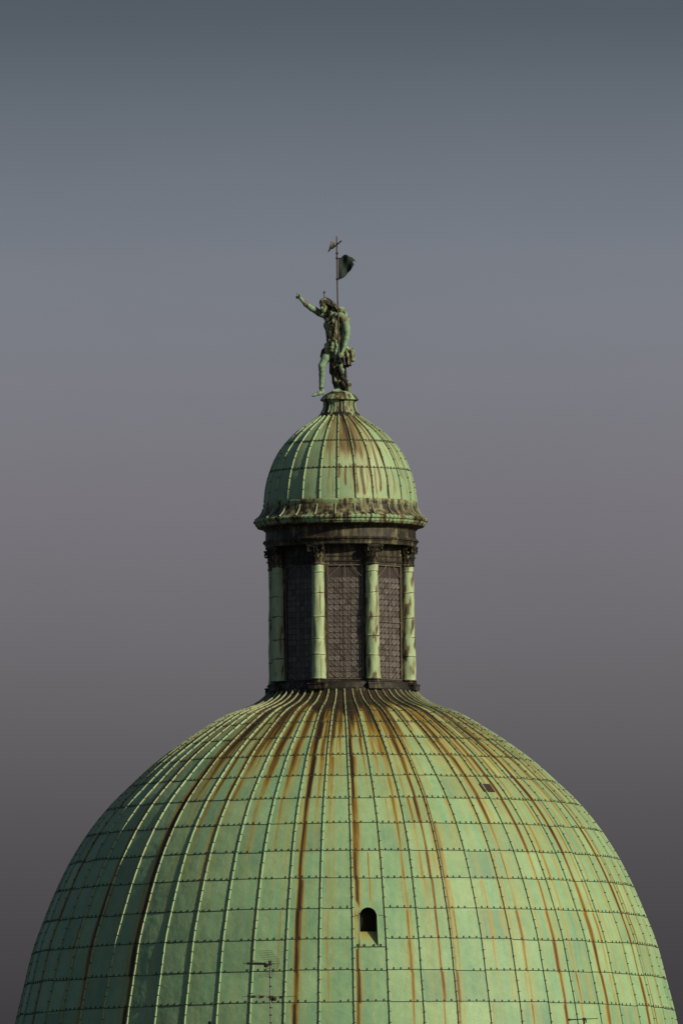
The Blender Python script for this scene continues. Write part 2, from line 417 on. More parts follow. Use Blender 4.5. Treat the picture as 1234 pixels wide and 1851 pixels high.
# opening between the ribs at DPH and DPH+6
y_top, y_bot = axis_row(1640.5, DR), axis_row(1711, DR)
OA = 4.32                                   # azimuth of the opening
OHW = 16.3/PXM                              # half width
i0 = int(np.argmin(abs(az_arr-(DPH+.3)))); i1 = int(np.argmin(abs(az_arr-(DPH+5.7))))
j0 = int(np.searchsorted(y_arr, y_top-14)); j1 = int(np.searchsorted(y_arr, y_bot+6))
FV = []
for j in range(NY-1):
    for i in range(NA):
        if j0 <= j < j1 and i0 <= i < i1: continue
        i2 = (i+1) % NA
        FV.append((j*NA+i, (j+1)*NA+i, (j+1)*NA+i2, j*NA+i2))
# rim of the gap, in (az, y), and the arch it is bridged to
rim = [(j0, i) for i in range(i0, i1)] + [(j, i1) for j in range(j0, j1)] + [(j1, i) for i in range(i1, i0, -1)] + [(j, i0) for j in range(j1, j0, -1)]
degpm = lambda y: math.degrees(1/(float(DR(y))/PXM))
rpx = 16.3
y_spr = y_top + rpx
def arch_ray(az, y):
    """where a ray from the opening's middle to (az, y) meets the arch outline"""
    cyy = (y_spr + y_bot)/2
    dx = (az - OA)/degpm(y)*PXM; dy = y - cyy
    best = None
    for s in np.linspace(0.02, 1.0, 400):
        px, py = dx*s, cyy + dy*s
        inside = abs(px) <= rpx and py <= y_bot and (py >= y_spr or px*px + (py-y_spr)**2 <= rpx*rpx)
        if not inside: break
        best = (px, py)
    return OA + best[0]/PXM*degpm(best[1]), best[1]
loop_in = []
for (j, i) in rim:
    a, y = arch_ray(az_arr[i], y_arr[j]); loop_in.append((a, y))
nb = len(V)
la = np.array([q[0] for q in loop_in]); ly = np.array([q[1] for q in loop_in])
V += list(map(tuple, pt(la, ly))); Aflat = np.concatenate([Aflat, la]); Yflat = np.concatenate([Yflat, ly])
nl = len(rim)
for q in range(nl):
    q2 = (q+1) % nl
    FV.append((nb+q, nb+q2, rim[q2][0]*NA+rim[q2][1], rim[q][0]*NA+rim[q][1]))
shell = mesh_obj('shell', V, FV, M_DOME, church, {'rust': dome_rust(Aflat, Yflat), 'tone': dome_tone(Aflat, Yflat), 'flow': flow_of(Aflat, Yflat, DR, 7.0)}, True)
# niche behind the opening: jambs, soffit, sloping sill, dark back
op = pt(la, ly); rad = np.array((sin(radians(OA)), -cos(radians(OA)), 0))
depth = 0.62
mbn = MB()
outer = [tuple(p) for p in op]
R_in = (np.max(np.hypot(op[:, 0], op[:, 1])) - depth)
inner = []
for p in op:
    rr = np.dot(p, rad); inner.append(tuple(p + rad*(R_in - rr)*1.0))
n = len(outer)
mbn.add(outer + inner, [(q, (q+1) % n, n+(q+1) % n, n+q) for q in range(n)], 0.10)
mbn.build('niche_lining', M_DOME, church, True, 30)
mbk = MB(); mbk.add([tuple(np.array(p) + rad*.003) for p in inner], [tuple(range(n))]); mbk.build('niche_back', M_BLACK, church)
# sill rising inwards
hwd = degpm(y_bot)*OHW*.985
zb = pt(OA, y_bot)
tang = np.array((cos(radians(OA)), sin(radians(OA)), 0))
s0 = zb + np.array((0, 0, .004)) - rad*0.004
s1 = s0 - rad*.42 + np.array((0, 0, .44)); s2 = s1 - rad*.12
ms = MB(); hw = OHW*.985
ms.add([s0-tang*hw, s0+tang*hw, s1+tang*hw, s1-tang*hw, s2-tang*hw + np.array((0, 0, -.5)), s2+tang*hw+np.array((0, 0, -.5))],
       [(0, 1, 2, 3), (3, 2, 5, 4)], [.12, .12, .42, .42, .5, .5])
ms.build('sill', M_DOME, church)

# ribs (standing battens), one mesh each
RIBW, RIBH = 0.023, 0.042
def rib_strip(az, ys, R, w, h, mb, rustf, clips, rustbias=0.0):
    t = np.array((cos(radians(az)), sin(radians(az)), 0))
    base = pt(np.full(len(ys), az), ys, 0, R)
    tg = np.gradient(base, axis=0); tg /= np.linalg.norm(tg, axis=1)[:, None]
    nr = np.cross(np.tile(t, (len(ys), 1)), tg); 
    if np.dot(nr[len(ys)//2], np.array((sin(radians(az)), -cos(radians(az)), 0))) < 0: nr = -nr
    prof = [(-w*1.25, -.02), (-w, h*.55), (-w*.62, h), (w*.62, h), (w, h*.55), (w*1.25, -.02)]
    V = []; Fc = []; Rr = []
    ru = rustf(np.full(len(ys), az), ys)
    jit = rs.normal(0, 1, len(ys))*.0025
    for i in range(len(ys)):
        for q, (a, b) in enumerate(prof):
            V.append(base[i] + t*(a+jit[i]) + nr[i]*b)
            Rr.append(min(1, ru[i]*(.22 if 1 <= q <= 4 else .8) + rustbias + (.25 if q in (0, 5) else 0)))
    m = len(prof)
    for i in range(len(ys)-1):
        for q in range(m-1): Fc.append((i*m+q, (i+1)*m+q, (i+1)*m+q+1, i*m+q+1))
    mb.add(V, Fc, Rr)
    for yc in clips:
        c = pt(az, yc, 0, R); i = int(np.argmin(abs(ys-yc)))
        mb.box(c + nr[i]*(h*.45), t*(w*1.2), nr[i]*(h*.62), tg[i]*.012, 0.95)
ys_r = np.concatenate([np.linspace(1253, 1300, 22), np.linspace(1303, 2108, 150)])
for k in range(NR):
    az = DPH + 6*k
    if az > 180: az -= 360
    mb = MB()
    clips = []
    for a, b in zip(ROWS[1:-1], ROWS[2:]):
        n = 1 if b-a < 24 else 2
        clips += [a + (b-a)*(q+1+rs.uniform(-.12, .12))/(n+1) for q in range(n)] if rs.rand() < .85 else [a + (b-a)*rs.uniform(.3, .7)]
        clips.append(b)
    rib_strip(az, ys_r, DR, RIBW, RIBH, mb, dome_rust, clips, .08 + .12*rs.rand())
    mb.build('standing_seam', M_RIB, church, True, 35)

# lap seams with their row of clips, one mesh per ring
SEAM_COL = {}
for si, y in enumerate(SEAMS):
    if y > 2020: continue
    mb = MB(); R = float(DR(y))/PXM
    step = 360/NR
    for k in range(NR):
        a0 = DPH + 6*k; dj = rs.normal(0, .55)
        aa = np.linspace(a0+.12, a0+5.88, 9)
        yy = y + dj + np.linspace(0, rs.normal(0, .5), 9)
        if abs(((a0+3+180) % 360)-180-(DPH+3)) < 1 and abs(y - axis_row(1697, DR)) < 2: continue   # the opening sits here
        if abs(((a0+3+180) % 360)-180-(DPH+3)) < 1 and abs(y - axis_row(1642, DR)) < 2:
            continue
        th = rs.uniform(.010, .017)
        p0 = pt(aa, yy-.55, .003); p1 = pt(aa, yy-.2, th); p2 = pt(aa, yy+.55, th); p3 = pt(aa, yy+.75, -.01)
        Vv = np.concatenate([p0, p1, p2, p3]); nn = 9
        mb.add(Vv, [(r*nn+i, (r+1)*nn+i, (r+1)*nn+i+1, r*nn+i+1) for r in range(3) for i in range(nn-1)], 0.0)
        nc = 4 if y > 1430 else (3 if y > 1330 else 2)
        if y < 1300: nc = 0
        for q in range(nc):
            if rs.rand() < .14: continue
            ac = a0 + 6*(q+1+rs.uniform(-.1, .1))/(nc+1) if nc < 4 else a0 + 6*(q+.75+rs.uniform(-.08, .08))/(4.5)
            yc = y + dj - rs.uniform(1.2, 2.3)
            t = np.array((cos(radians(ac)), sin(radians(ac)), 0)); c = pt(ac, yc, .006)
            d = pt(ac, yc+1) - pt(ac, yc-1); d /= np.linalg.norm(d); nr = np.cross(t, d)
            mb.box(c, t*.016, nr*.013, d*rs.uniform(.026, .040), .0)
    mb.build('lap_seam', M_SEAM, church, False)
# short lap below the opening, collar lines beside its springing
mb = MB()
aa = np.linspace(DPH+.12, DPH+5.88, 9); yy = np.full(9, y_bot+1.2)
for (lo, hi) in ((0, 9),):
    p0 = pt(aa, yy-.55, .003); p1 = pt(aa, yy-.2, .018); p2 = pt(aa, yy+.6, .018); p3 = pt(aa, yy+.8, -.01)
    mb.add(np.concatenate([p0, p1, p2, p3]), [(r*9+i, (r+1)*9+i, (r+1)*9+i+1, r*9+i+1) for r in range(3) for i in range(8)], 0)
for q in (.8, 2.0, 3.7, 4.9):
    c = pt(DPH+q, y_bot-1.2, .006); mb.box(c, tang*.022, rad*.016, np.array((0, 0, .045)), 0)
mb.build('lap_seam', M_SEAM, church)
for (a0, a1) in ((DPH+.2, OA-degpm(y_spr)*(OHW+.03)), (OA+degpm(y_spr)*(OHW+.03), DPH+5.8)):
    mb = MB(); aa = np.linspace(a0, a1, 4); yy = np.full(4, y_spr-1)
    p0 = pt(aa, yy-.4, .002); p1 = pt(aa, yy, .012); p2 = pt(aa, yy+.4, -.002)
    mb.add(np.concatenate([p0, p1, p2]), [(r*4+i, (r+1)*4+i, (r+1)*4+i+1, r*4+i+1) for r in range(2) for i in range(3)], 0)
    mb.build('lap_seam', M_SEAM, church)
# raised copper edge round the arched opening
mb = MB()
arc = [(OA+degpm(y_bot)*OHW, y_bot)] + [(OA + degpm(y_spr)*OHW*cos(q), y_spr - rpx*sin(q)) for q in np.linspace(0, pi, 17)] + [(OA-degpm(y_bot)*OHW, y_bot)]
pts = [pt(a, y, .008) for a, y in arc]
mb.tube(pts, .016, 6, .1); mb.build('opening_rim', M_RIB, church, True)
# brown bare sheet let into the dome, right of the middle
pa, py_ = 24.6, axis_row(1422.5, DR)
pa = math.degrees(math.asin((875.5-620)/float(DR(py_))))
mb = MB()
hwp, hh = 9.5/PXM/cos(radians(pa)), 0.17
c = pt(pa, py_, .012); t = np.array((cos(radians(pa)), sin(radians(pa)), 0)); d = pt(pa, py_+4)-pt(pa, py_-4); d /= np.linalg.norm(d); nr = np.cross(t, d)
mb.box(c, t*hwp, nr*.014, d*hh, 0); mb.build('patch_plate', M_PATCH, church)['label'] = 'small bare brown sheet let into the green copper'
# drum below the picture
Rd = float(DR(2110))/PXM
zb2 = Zy(2110)
pr = [(Rd-.25, 0), (Rd-.25, zb2-1.6), (Rd+.05, zb2-1.5), (Rd+.05, zb2-1.0), (Rd+.7, zb2-.7), (Rd+.8, zb2-.25), (Rd+.2, zb2-.05), (Rd-.02, zb2+.02)]
v, f = lathe(pr, 96); mesh_obj('drum', v, f, M_WALL, church, None, True, 30)

# ------------------------------------------------------------------ LANTERN
ZL = Zy(1252)
lan = empty('lantern', (0, 0, ZL), 'round copper lantern with pale columns and bottle glass windows under a green cupola', 'lantern')
px = lambda pts: [(r/PXM, Zy(y)) for r, y in pts]
# foot course (round) and octagonal core with window openings
pr = px([(120, 1256), (137, 1256), (137.5, 1252), (134.5, 1250), (133, 1246), (131, 1240), (128, 1237.5), (108, 1236.5)])
v, f = lathe(densify(pr, .12), 128); mesh_obj('foot_course', v, f, M_ENT, lan, {'rust': [.30]*len(v)}, True, 25)
AP = 115/PXM; HWF = AP*tan(radians(22.5)); WH = 33/PXM
zt, zb_, zw1, zw0 = Zy(990), Zy(1237), Zy(1027), Zy(1235)
mb = MB()
PH = 3.3                                     # azimuth of the window that faces the camera
def fr(az):                                   # frame of a face: tangent, outward
    a = radians(az); return np.array((cos(a), sin(a), 0)), np.array((sin(a), -cos(a), 0))
TH = .08
for q in range(8):
    t, o = fr(PH+45*q)
    def Q(u, z, dd=0.0): return o*(AP-dd) + t*u + np.array((0, 0, z))
    xs = [-HWF, -WH, WH, HWF]; zs = [zb_, zw0, zw1, zt]
    for a in range(3):
        for b in range(3):
            if a == 1 and b == 1: continue
            n = len(mb.V)
            mb.add([Q(xs[a], zs[b]), Q(xs[a+1], zs[b]), Q(xs[a+1], zs[b+1]), Q(xs[a], zs[b+1])], [(0, 1, 2, 3)], [.12]*4)
    # reveals
    c4 = [(-WH, zw0), (WH, zw0), (WH, zw1), (-WH, zw1)]
    for a in range(4):
        (u0, z0), (u1, z1) = c4[a], c4[(a+1) % 4]
        mb.add([Q(u0, z0), Q(u1, z1), Q(u1, z1, TH), Q(u0, z0, TH)], [(0, 3, 2, 1)], [.3]*4)
    # moulding over the window
    for (dz, hh2, pp) in ((Zy(1021), .025, .03), (Zy(1012), .02, .018)):
        mb.box(Q(0, dz, -pp*.5), t*(HWF*.98), o*(pp*.5), np.array((0, 0, hh2)), .35)
mb.build('core_wall', M_ENT, lan, False)

# windows: first one built, the others copied round
def window():
    t, o = fr(0)
    def Q(u, z, dd=0.0): return o*(AP-dd) + t*u + np.array((0, 0, z))
    fm = MB(); w = .022
    for (u0, z0, u1, z1) in ((-WH, zw0, -WH+2*w, zw1), (WH-2*w, zw0, WH, zw1), (-WH+2*w, zw0, WH-2*w, zw0+2*w), (-WH+2*w, zw1-2*w, WH-2*w, zw1)):
        fm.box(Q((u0+u1)/2, (z0+z1)/2, .04), t*((u1-u0)/2), o*.03, np.array((0, 0, (z1-z0)/2)), .45)
    wnd = fm.build('window', M_IRON, lan)
    # glass: dark leaded sheet with round bottle ends
    gm = MB()
    gm.add([Q(-WH+.01, zw0+.01, .05), Q(WH-.01, zw0+.01, .05), Q(WH-.01, zw1-.01, .05), Q(-WH+.01, zw1-.01, .05)], [(0, 1, 2, 3)], 0.0)
    nx_, r = 6, 0.0
    pitch = (2*WH-.09)/nx_; nz_ = int((zw1-zw0-.34)/pitch)
    r = pitch*.47
    for iz in range(nz_):
        for ix in range(nx_):
            u = -WH+.045+pitch*(ix+.5) + rs.normal(0, .002); z = zw0+.06+pitch*(iz+.5)
            tilt = rs.normal(0, .06, 2); sh = rs.uniform(0.35, 1.0) if rs.rand() > .12 else rs.uniform(.02, .2)
            V2 = []; A2 = []; nn = 14
            rings = [(1.0, 0.0), (.93, .008), (.82, .008), (.74, .004), (.40, .004), (.26, .006), (.12, .008)]
            for (rr, hgt) in rings:
                for q in range(nn):
                    b = 2*pi*q/nn
                    V2.append(Q(u + r*rr*cos(b), z + r*rr*sin(b), .048 - hgt - tilt[0]*r*rr*cos(b)*.5 - tilt[1]*r*rr*sin(b)*.5)); A2.append(.08 if rr > .95 else (sh if rr > .7 else sh*.5))
            V2.append(Q(u, z, .048-.009)); A2.append(sh)
            F2 = [(i*nn+q, i*nn+(q+1) % nn, (i+1)*nn+(q+1) % nn, (i+1)*nn+q) for i in range(len(rings)-1) for q in range(nn)]
            L = (len(rings)-1)*nn
            F2 += [(L+q, L+(q+1) % nn, len(V2)-1) for q in range(nn)]
            gm.add(V2, F2, A2)
    gl = gm.build('glazing', M_GLASS, wnd, True, 60, 'shade')
    # wire guard standing just in front
    wm = MB(); e = .035; g_ = -.016
    wr = .008
    x0, x1, z0, z1 = -WH+e, WH-e, zw0+.03, zw1-.03; zm = (z0+z1)/2 + .02
    seg = [((x0, z0), (x1, z0)), ((x1, z0), (x1, z1)), ((x1, z1), (x0, z1)), ((x0, z1), (x0, z0)), ((.02, z0), (.0, z1)), ((x0, zm), (x1, zm-.01)),
           ((x1-.38, z0), (x1, z0+.36)), ((x0+.38, z0), (x0, z0+.34)), ((x0, z1-.36), (x0+.40, z1)), ((x1, z1-.36), (x1-.32, z1))]
    for (a, b) in seg: wm.tube([Q(a[0], a[1], g_), Q(b[0], b[1], g_)], wr, 5, 0)
    wm.build('wire_guard', M_WIRE, wnd)
    return wnd
mt, nt2, bb = base_mat('dusty bottle glass')
shd = N(nt2, 'ShaderNodeAttribute', attribute_name='shade').outputs['Fac']
obc = N(nt2, 'ShaderNodeTexCoord').outputs['Object']
dn = noise(nt2, obc, 5, 5, .6)
gc = ramp(nt2, mth(nt2, 'ADD', mth(nt2, 'MULTIPLY', shd, .75), mth(nt2, 'MULTIPLY', dn, .35)), [(0.05, (.030, .023, .020)), (0.4, (.080, .066, .060)), (0.95, (.175, .155, .150))])
nt2.links.new(gc, bb.inputs['Base Color']); bb.inputs['Roughness'].default_value = .33; bb.inputs['Specular IOR Level'].default_value = .42
M_GLASS = mt
def copy_tree(o, parent, rz):
    c = o.copy(); COL.objects.link(c); c.parent = parent
    if rz is not None: c.rotation_euler.z = rz
    for ch in o.children: copy_tree(ch, c, None)
    return c
w0 = window(); w0.rotation_euler.z = radians(PH)
for q in range(1, 8): copy_tree(w0, lan, radians(PH+45*q))

# columns
RC = 127/PXM
def column(seed):
    r2 = np.random.RandomState(seed)
    t, o = fr(0); c0 = o*RC
    # shaft of wrapped copper sheets
    ysb = [1234, 1192 + r2.uniform(-3, 3), 1159 + r2.uniform(-3, 3), 1120 + r2.uniform(-4, 4), 1080 + r2.uniform(-4, 4), 1041 + r2.uniform(-3, 3), 1027]
    V = []; Fc = []; Aa = []; nn = 28; rows = []
    for s_ in range(6):
        ya, yb = ysb[s_], ysb[s_+1]; n = max(3, int((ya-yb)/4)); sw = r2.uniform(-.008, .008); ox, oy = r2.normal(0, .004, 2)
        ylist = [ya, ya-.6] + [ya + (yb-ya)*i/n for i in range(1, n)] + [yb+.6, yb]; n = len(ylist)-1
        for i in range(n+1):
            y = ylist[i]; tt = (1234-y)/207
            rad_ = (12.7 - 2.1*tt + .9*np.exp(-((1234-y)/5)**2))/PXM
            edge = min(i, n-i)/n
            if i == 0: rad_ += .010
            if i == n: rad_ -= .008
            rows.append((y, rad_+sw*.5, s_, edge, ox, oy, i == 0 or i == n))
    drip = r2.uniform(0, 2*pi, 3); ph = r2.uniform(0, 6, 4); cut = r2.uniform(1030, 1230); dirt = r2.uniform(.1, .85)
    for (y, rad_, s_, edge, ox, oy, lip) in rows:
        for q in range(nn):
            a = 2*pi*q/nn
            wob = .006*sin(3*a+ph[0]+y*.05) + .004*sin(5*a+ph[1]-y*.09) + .004*sin(2*a + y*.21+ph[2])
            V.append(c0 + np.array(((rad_+wob)*cos(a)+ox, (rad_+wob)*sin(a)+oy, Zy(y + .7*sin(2*a+ph[3]+s_)))))
            ru = .0
            if lip: ru = .8
            elif edge < .12: ru = .12 + .3*sin(4*a+ph[0]+s_*2)
            for d in drip: ru = max(ru, .5*math.exp(-((((a-d+pi) % (2*pi))-pi)/.2)**2)*(.5+.5*sin(y*.05+d*3)))
            # brown flank to one side, low or high
            side = .5+.5*cos(a - pi + .2)
            ru = max(ru, dirt*side**3*(.6+.4*sin(y*.033+ph[1])))
            bl = sin(a*2.3+ph[0]*3+y*.045)*sin(y*.083+ph[1]*2+a)*sin(a*1.1-y*.031+ph[2]) + .35*sin(a*9+ph[3])*sin(y*.19+a*4)
            ru = max(ru, min(.62, max(0, bl-.12)*1.25))
            Aa.append(ru)
    for i in range(len(rows)-1):
        for q in range(nn): q2 = (q+1) % nn; Fc.append((i*nn+q, i*nn+q2, (i+1)*nn+q2, (i+1)*nn+q))
    return V, Fc, Aa
def square_slab(mb, c0, hw, za, zb, a, concave=0.0, t=None, o=None):
    mb.box(c0 + np.array((0, 0, (za+zb)/2)), t*hw, o*hw, np.array((0, 0, abs(za-zb)/2)), a)
def capital(parent):
    t, o = fr(0); c0 = o*RC; mb = MB(); nn = 32
    # astragal ring
    def ring(prof, a, flute=0.0):
        V = []; 
        for (r, y) in prof:
            for q in range(nn):
                b = 2*pi*q/nn; rr = r/PXM*(1 + (flute if q % 2 else -flute)); V.append(c0 + np.array((rr*cos(b), rr*sin(b), Zy(y))))
        mb.add(V, [(i*nn+q, i*nn+(q+1) % nn, (i+1)*nn+(q+1) % nn, (i+1)*nn+q) for i in range(len(prof)-1) for q in range(nn)], a)
    ring([(10.4, 1029), (12.6, 1028), (13.2, 1026.3), (12.6, 1024.8), (10.6, 1023.8)], .22)
    ring([(10.6, 1024), (10.8, 1014), (11.8, 1005), (13.5, 999), (14.8, 996.5), (8, 996.2)], .42, .07)
    # leaves: two tiers, tips bending outwards
    for tier, (yb, yt, r0, lean, nleaf, off) in enumerate(((1024, 1012, 11.4, 4.2, 8, 0), (1016, 1002.5, 12.0, 5.0, 8, .5))):
        for k in range(nleaf):
            b = 2*pi*(k+off)/nleaf; rd = np.array((cos(b), sin(b), 0)); tt = np.array((-sin(b), cos(b), 0))
            V = []; prof = [(0, 0, 3.6), (.35, .2, 4.2), (.7, .9, 3.9), (.92, 2.6, 2.8), (1.0, lean, 1.6), (.86, lean+1.0, .6)]
            for (h, out, wd) in prof:
                z = Zy(yb + (yt-yb)*h)
                for s_, dip in ((-1, -.35), (-.45, .0), (0, .5), (.45, .0), (1, -.35)):
                    V.append(c0 + rd*((r0+out+dip)/PXM) + tt*(s_*wd/PXM) + np.array((0, 0, z)))
            Fq = [(i*5+q, i*5+q+1, (i+1)*5+q+1, (i+1)*5+q) for i in range(5) for q in range(4)]
            mb.add(V, Fq, [.15 if i % 5 == 2 else .45 for i in range(len(V))])
    # corner volutes under the abacus
    for k in range(4):
        b = radians(45+90*k); rd = np.array((cos(b), sin(b), 0)); 
        pts = []; rr_ = []
        for i in range(22):
            q = i/21*3.4*pi; r = (4.4*(1-i/24))/PXM
            pts.append(c0 + rd*(16.2/PXM + r*sin(q)*.95) + np.array((0, 0, Zy(1001.5) + r*cos(q)))); rr_.append((1.5-.8*i/21)/PXM)
        mb.tube([c0 + rd*(11.5/PXM) + np.array((0, 0, Zy(1011)))] + [c0 + rd*(13.5/PXM) + np.array((0, 0, Zy(1001)))] + pts, [1.2/PXM, 1.4/PXM] + rr_, 6, .3)
    # abacus with hollowed sides
    nz = 9; ou = []
    for s_ in range(4):
        b = pi/2*s_
        for i in range(nz):
            u = -1 + 2*i/nz; d = 13.4 + 3.0*u*u
            p2 = np.array((d, u*14.6)); ou.append((p2[0]*cos(b)-p2[1]*sin(b), p2[0]*sin(b)+p2[1]*cos(b)))
    n = len(ou); V = []
    for (sc_, y) in ((.94, 997.2), (1.0, 995.6), (1.03, 993.2), (.98, 992.4)):
        V += [c0 + np.array((x/PXM*sc_, yv/PXM*sc_, Zy(y))) for x, yv in ou]
    Fq = [(i*n+q, i*n+(q+1) % n, (i+1)*n+(q+1) % n, (i+1)*n+q) for i in range(3) for q in range(n)] + [tuple(range(n))[::-1], tuple(3*n+q for q in range(n))]
    mb.add(V, Fq, .4)
    return mb.build('capital', M_CAP, parent, True, 40)
def col_base(parent):
    t, o = fr(0); c0 = o*RC; mb = MB(); nn = 32
    prof = [(12.6, 1233.2), (13.6, 1233.6), (14.3, 1235), (13.7, 1236.4), (13.0, 1237), (14.4, 1237.8), (15.2, 1239.2), (14.4, 1240.6), (10, 1240.8)]
    V = []
    for (r, y) in prof:
        for q in range(nn): b = 2*pi*q/nn; V.append(c0 + np.array((r/PXM*cos(b), r/PXM*sin(b), Zy(y))))
    mb.add(V, [(i*nn+q, (i+1)*nn+q, (i+1)*nn+(q+1) % nn, i*nn+(q+1) % nn) for i in range(len(prof)-1) for q in range(nn)], .5)
    square_slab(mb, c0, 15.2/PXM, Zy(1240.8), Zy(1252), .62, 0, t, o)
    square_slab(mb, c0, 16.2/PXM, Zy(1241.4), Zy(1243.4), .55, 0, t, o)
    return mb.build('column_base', M_CAP, parent, True, 35)
cap0 = base0 = None
for q in range(8):
    v, f, a = column(40+q)
    c = mesh_obj('column', v, f, M_SHAFT, lan, {'rust': a}, True, 50)
    c.rotation_euler.z = radians(PH+22.5+45*((q+4) % 8 - 4))
    if q == 0: cap0 = capital(c); base0 = col_base(c)
    else:
        for s_ in (cap0, base0):
            d = s_.copy(); COL.objects.link(d); d.parent = c

# entablature
EN = [(108, 991), (134, 991.2), (136, 991), (136.6, 985.5), (137.6, 985.2), (138, 982.8), (140.2, 982.2), (140.8, 980), (139.6, 978.2), (136.6, 977.6), (135.8, 973), (135.4, 963), (136.5, 961), (137, 959.5), (110, 959.4)]
pr = densify(px(EN), .10); v, f = lathe(pr, 192)
v = np.array(v); v[:, :2] *= (1 + .0016*np.sin(np.arctan2(v[:, 0], v[:, 1])*31 + v[:, 2]*9))[:, None]
mesh_obj('entablature', v, f, M_ENT, lan, {'rust': [.12]*len(v)}, True, 25)
# cornice: fascia and concave skirt with battens
CO = [(120, 959.6), (138.5, 959.4), (140, 957.5), (144, 956), (150.5, 954.2), (151.4, 951.6), (153, 950.2), (153.6, 946.5), (156.2, 945.2), (157, 942.6), (155.6, 940.8), (151, 937.6), (146.2, 933.4), (142.4, 928.2), (139.8, 922), (138.9, 918.9), (128, 918.8)]
pr = densify(px(CO), .06); v, f = lathe(pr, 416)
va = np.array(v); azv = np.arctan2(va[:, 0], -va[:, 1]); yv = np.interp(-va[:, 2], [-Zy(y) for y in (900, 970)], [900, 970])
r3 = np.random.RandomState(3)
pan = r3.uniform(.15, .85, 80)
ru = np.where(yv < 940.5, .42 + .22*pan[((np.degrees(azv)+3.6+360)/(360/26)).astype(int) % 80], .05 + .5*(pan[((np.degrees(azv)+360)*.26).astype(int) % 80] > .6))
ru = np.where((yv > 953), .8, ru)
fold = (np.arange(len(v)) % 416) % 4 == 0                      # folded ends of the sheets round the edge
va[:, :2] *= (1 + .0045*(fold & (yv > 942) & (yv < 951)))[:, None]; ru = np.where(fold & (yv > 940) & (yv < 952), np.maximum(ru, .55), ru); v = va
mesh_obj('cornice', v, f, M_CORN, lan, {'rust': ru}, True, 30)
SK = spline([(155.4, 940.6), (151, 937.6), (146.2, 933.4), (142.4, 928.2), (139.8, 922), (138.9, 918.9)])
ysk = np.linspace(919.2, 940.2, 12)
cornice = COL.objects['cornice']
for k in range(26):
    mb = MB(); rib_strip(-3.6+360/26*k, ysk, SK, .017, .034, mb, lambda a, y: np.full(len(y), .75), [], .1)
    mb.build('cornice_rib', M_RIB, cornice, True, 35)
# bead under the cupola
BE = [(130, 919), (138.6, 918.7), (139.2, 916.5), (140, 914.2), (139.6, 911.2), (138.4, 909.8), (136.8, 909.3), (130, 909)]
pr = densify(px(BE), .05); v, f = lathe(pr, 208)
ru = .15 + .55*(np.random.RandomState(9).rand(len(v)//208, 208) > .55); ru = np.repeat(ru[:1], len(v)//208, 0).ravel()
va = np.array(v)
mesh_obj('bead', v, f, M_CORN, lan, {'rust': .16 + ru*.3}, True, 30)

# cupola
CPROF = [(37.5, 753.5), (51, 763.5), (60, 769.5), (75, 780.5), (95, 800), (112, 822.5), (125, 851), (133.2, 879.5), (137, 909.5)]
CR = spline(CPROF); NC, CPH = 26, -1.8
CSEAMS = [axis_row(796, CR), axis_row(844.6, CR)]
CROWS = [753.5] + CSEAMS + [909.5]
rc = np.random.RandomState(21)
CT = np.clip(rc.normal(0, .5, (NC+1, 5)), -1, 1)
CST = [(12, 2.2, .9, 846, 910), (-1, 1.6, .85, 846, 880), (18, 1.5, .8, 850, 912), (25, 1.8, .72, 752, 910), (33, 1.5, .78, 752, 905), (40, 1.3, .9, 800, 915), (46, 1.2, .55, 850, 912),
       (54, 1.2, .5, 790, 912), (58, 1.0, .75, 752, 880), (64, 1.4, .6, 752, 850), (71, 1.2, .62, 780, 912), (-9, 1.1, .5, 756, 912), (-6, .9, .42, 800, 912), (4.5, 1.2, .72, 850, 895), (22, .8, .5, 850, 905), (29, .8, .55, 852, 912),
       (-23, 1.4, .45, 752, 800), (-36, 1.6, .35, 752, 815), (48, .8, .42, 800, 912), (62, .7, .5, 830, 912), (8, .7, .5, 845, 905)]
for _ in range(60): CST.append((rc.uniform(-60, 80), rc.uniform(.4, .9), rc.uniform(.12, .4), rc.choice([752, 800, 850]), rc.uniform(860, 912)))
def cup_rust(az, y):
    az = np.asarray(az, float); y = np.asarray(y, float); r = np.zeros_like(az)
    for (a0, w, s, y0, y1) in CST:
        w2 = w*np.minimum(130/np.maximum(CR(y), 45), 2.5)
        t = (az + .5*np.sin(y*.09+a0) - a0)/w2
        r = np.maximum(r, s*np.exp(-t*t)*sstep(y0-2, y0+2, y)*(1-sstep(y1-14, y1, y)))
    blotch = .60*np.exp(-((az-11)/32)**2)*(1-sstep(815, 858, y + 7*np.sin(az*.9)))
    r = np.maximum(r, blotch)
    r = np.maximum(r, (.55 + .25*np.sin(az*.25))*(1-sstep(758, 800, y))*np.exp(-((az-18)/75)**2))
    r = np.maximum(r, .5*sstep(902, 909, y)*(.5+.5*np.sin(az*1.7)*np.sin(az*.61)))
    return r
azc = []
for k in range(NC): azc += [CPH + 360/NC*(k-13) + 360/NC*i/14 for i in range(14)]
azc = np.array(azc); yc_ = np.array(sorted(set(list(np.linspace(753.5, 909.5, 70)) + CSEAMS + [s-.3 for s in CSEAMS])))
A, Yg = np.meshgrid(azc, yc_); na = len(azc)
V = pt(A.ravel(), Yg.ravel(), 0, CR)
FV = [(j*na+i, (j+1)*na+i, (j+1)*na+(i+1) % na, j*na+(i+1) % na) for j in range(len(yc_)-1) for i in range(na)]
kk = np.floor((A.ravel()-CPH)/(360/NC)).astype(int) % NC; jj = np.searchsorted(np.array(CROWS), Yg.ravel()-1e-6)
mesh_obj('cupola', V, FV, M_CUP, lan, {'rust': cup_rust(A.ravel(), Yg.ravel()), 'tone': CT[kk, jj], 'flow': flow_of(A.ravel(), Yg.ravel(), CR, 1.8)}, True)
yr = np.linspace(754, 909, 60)
cupola = COL.objects['cupola']
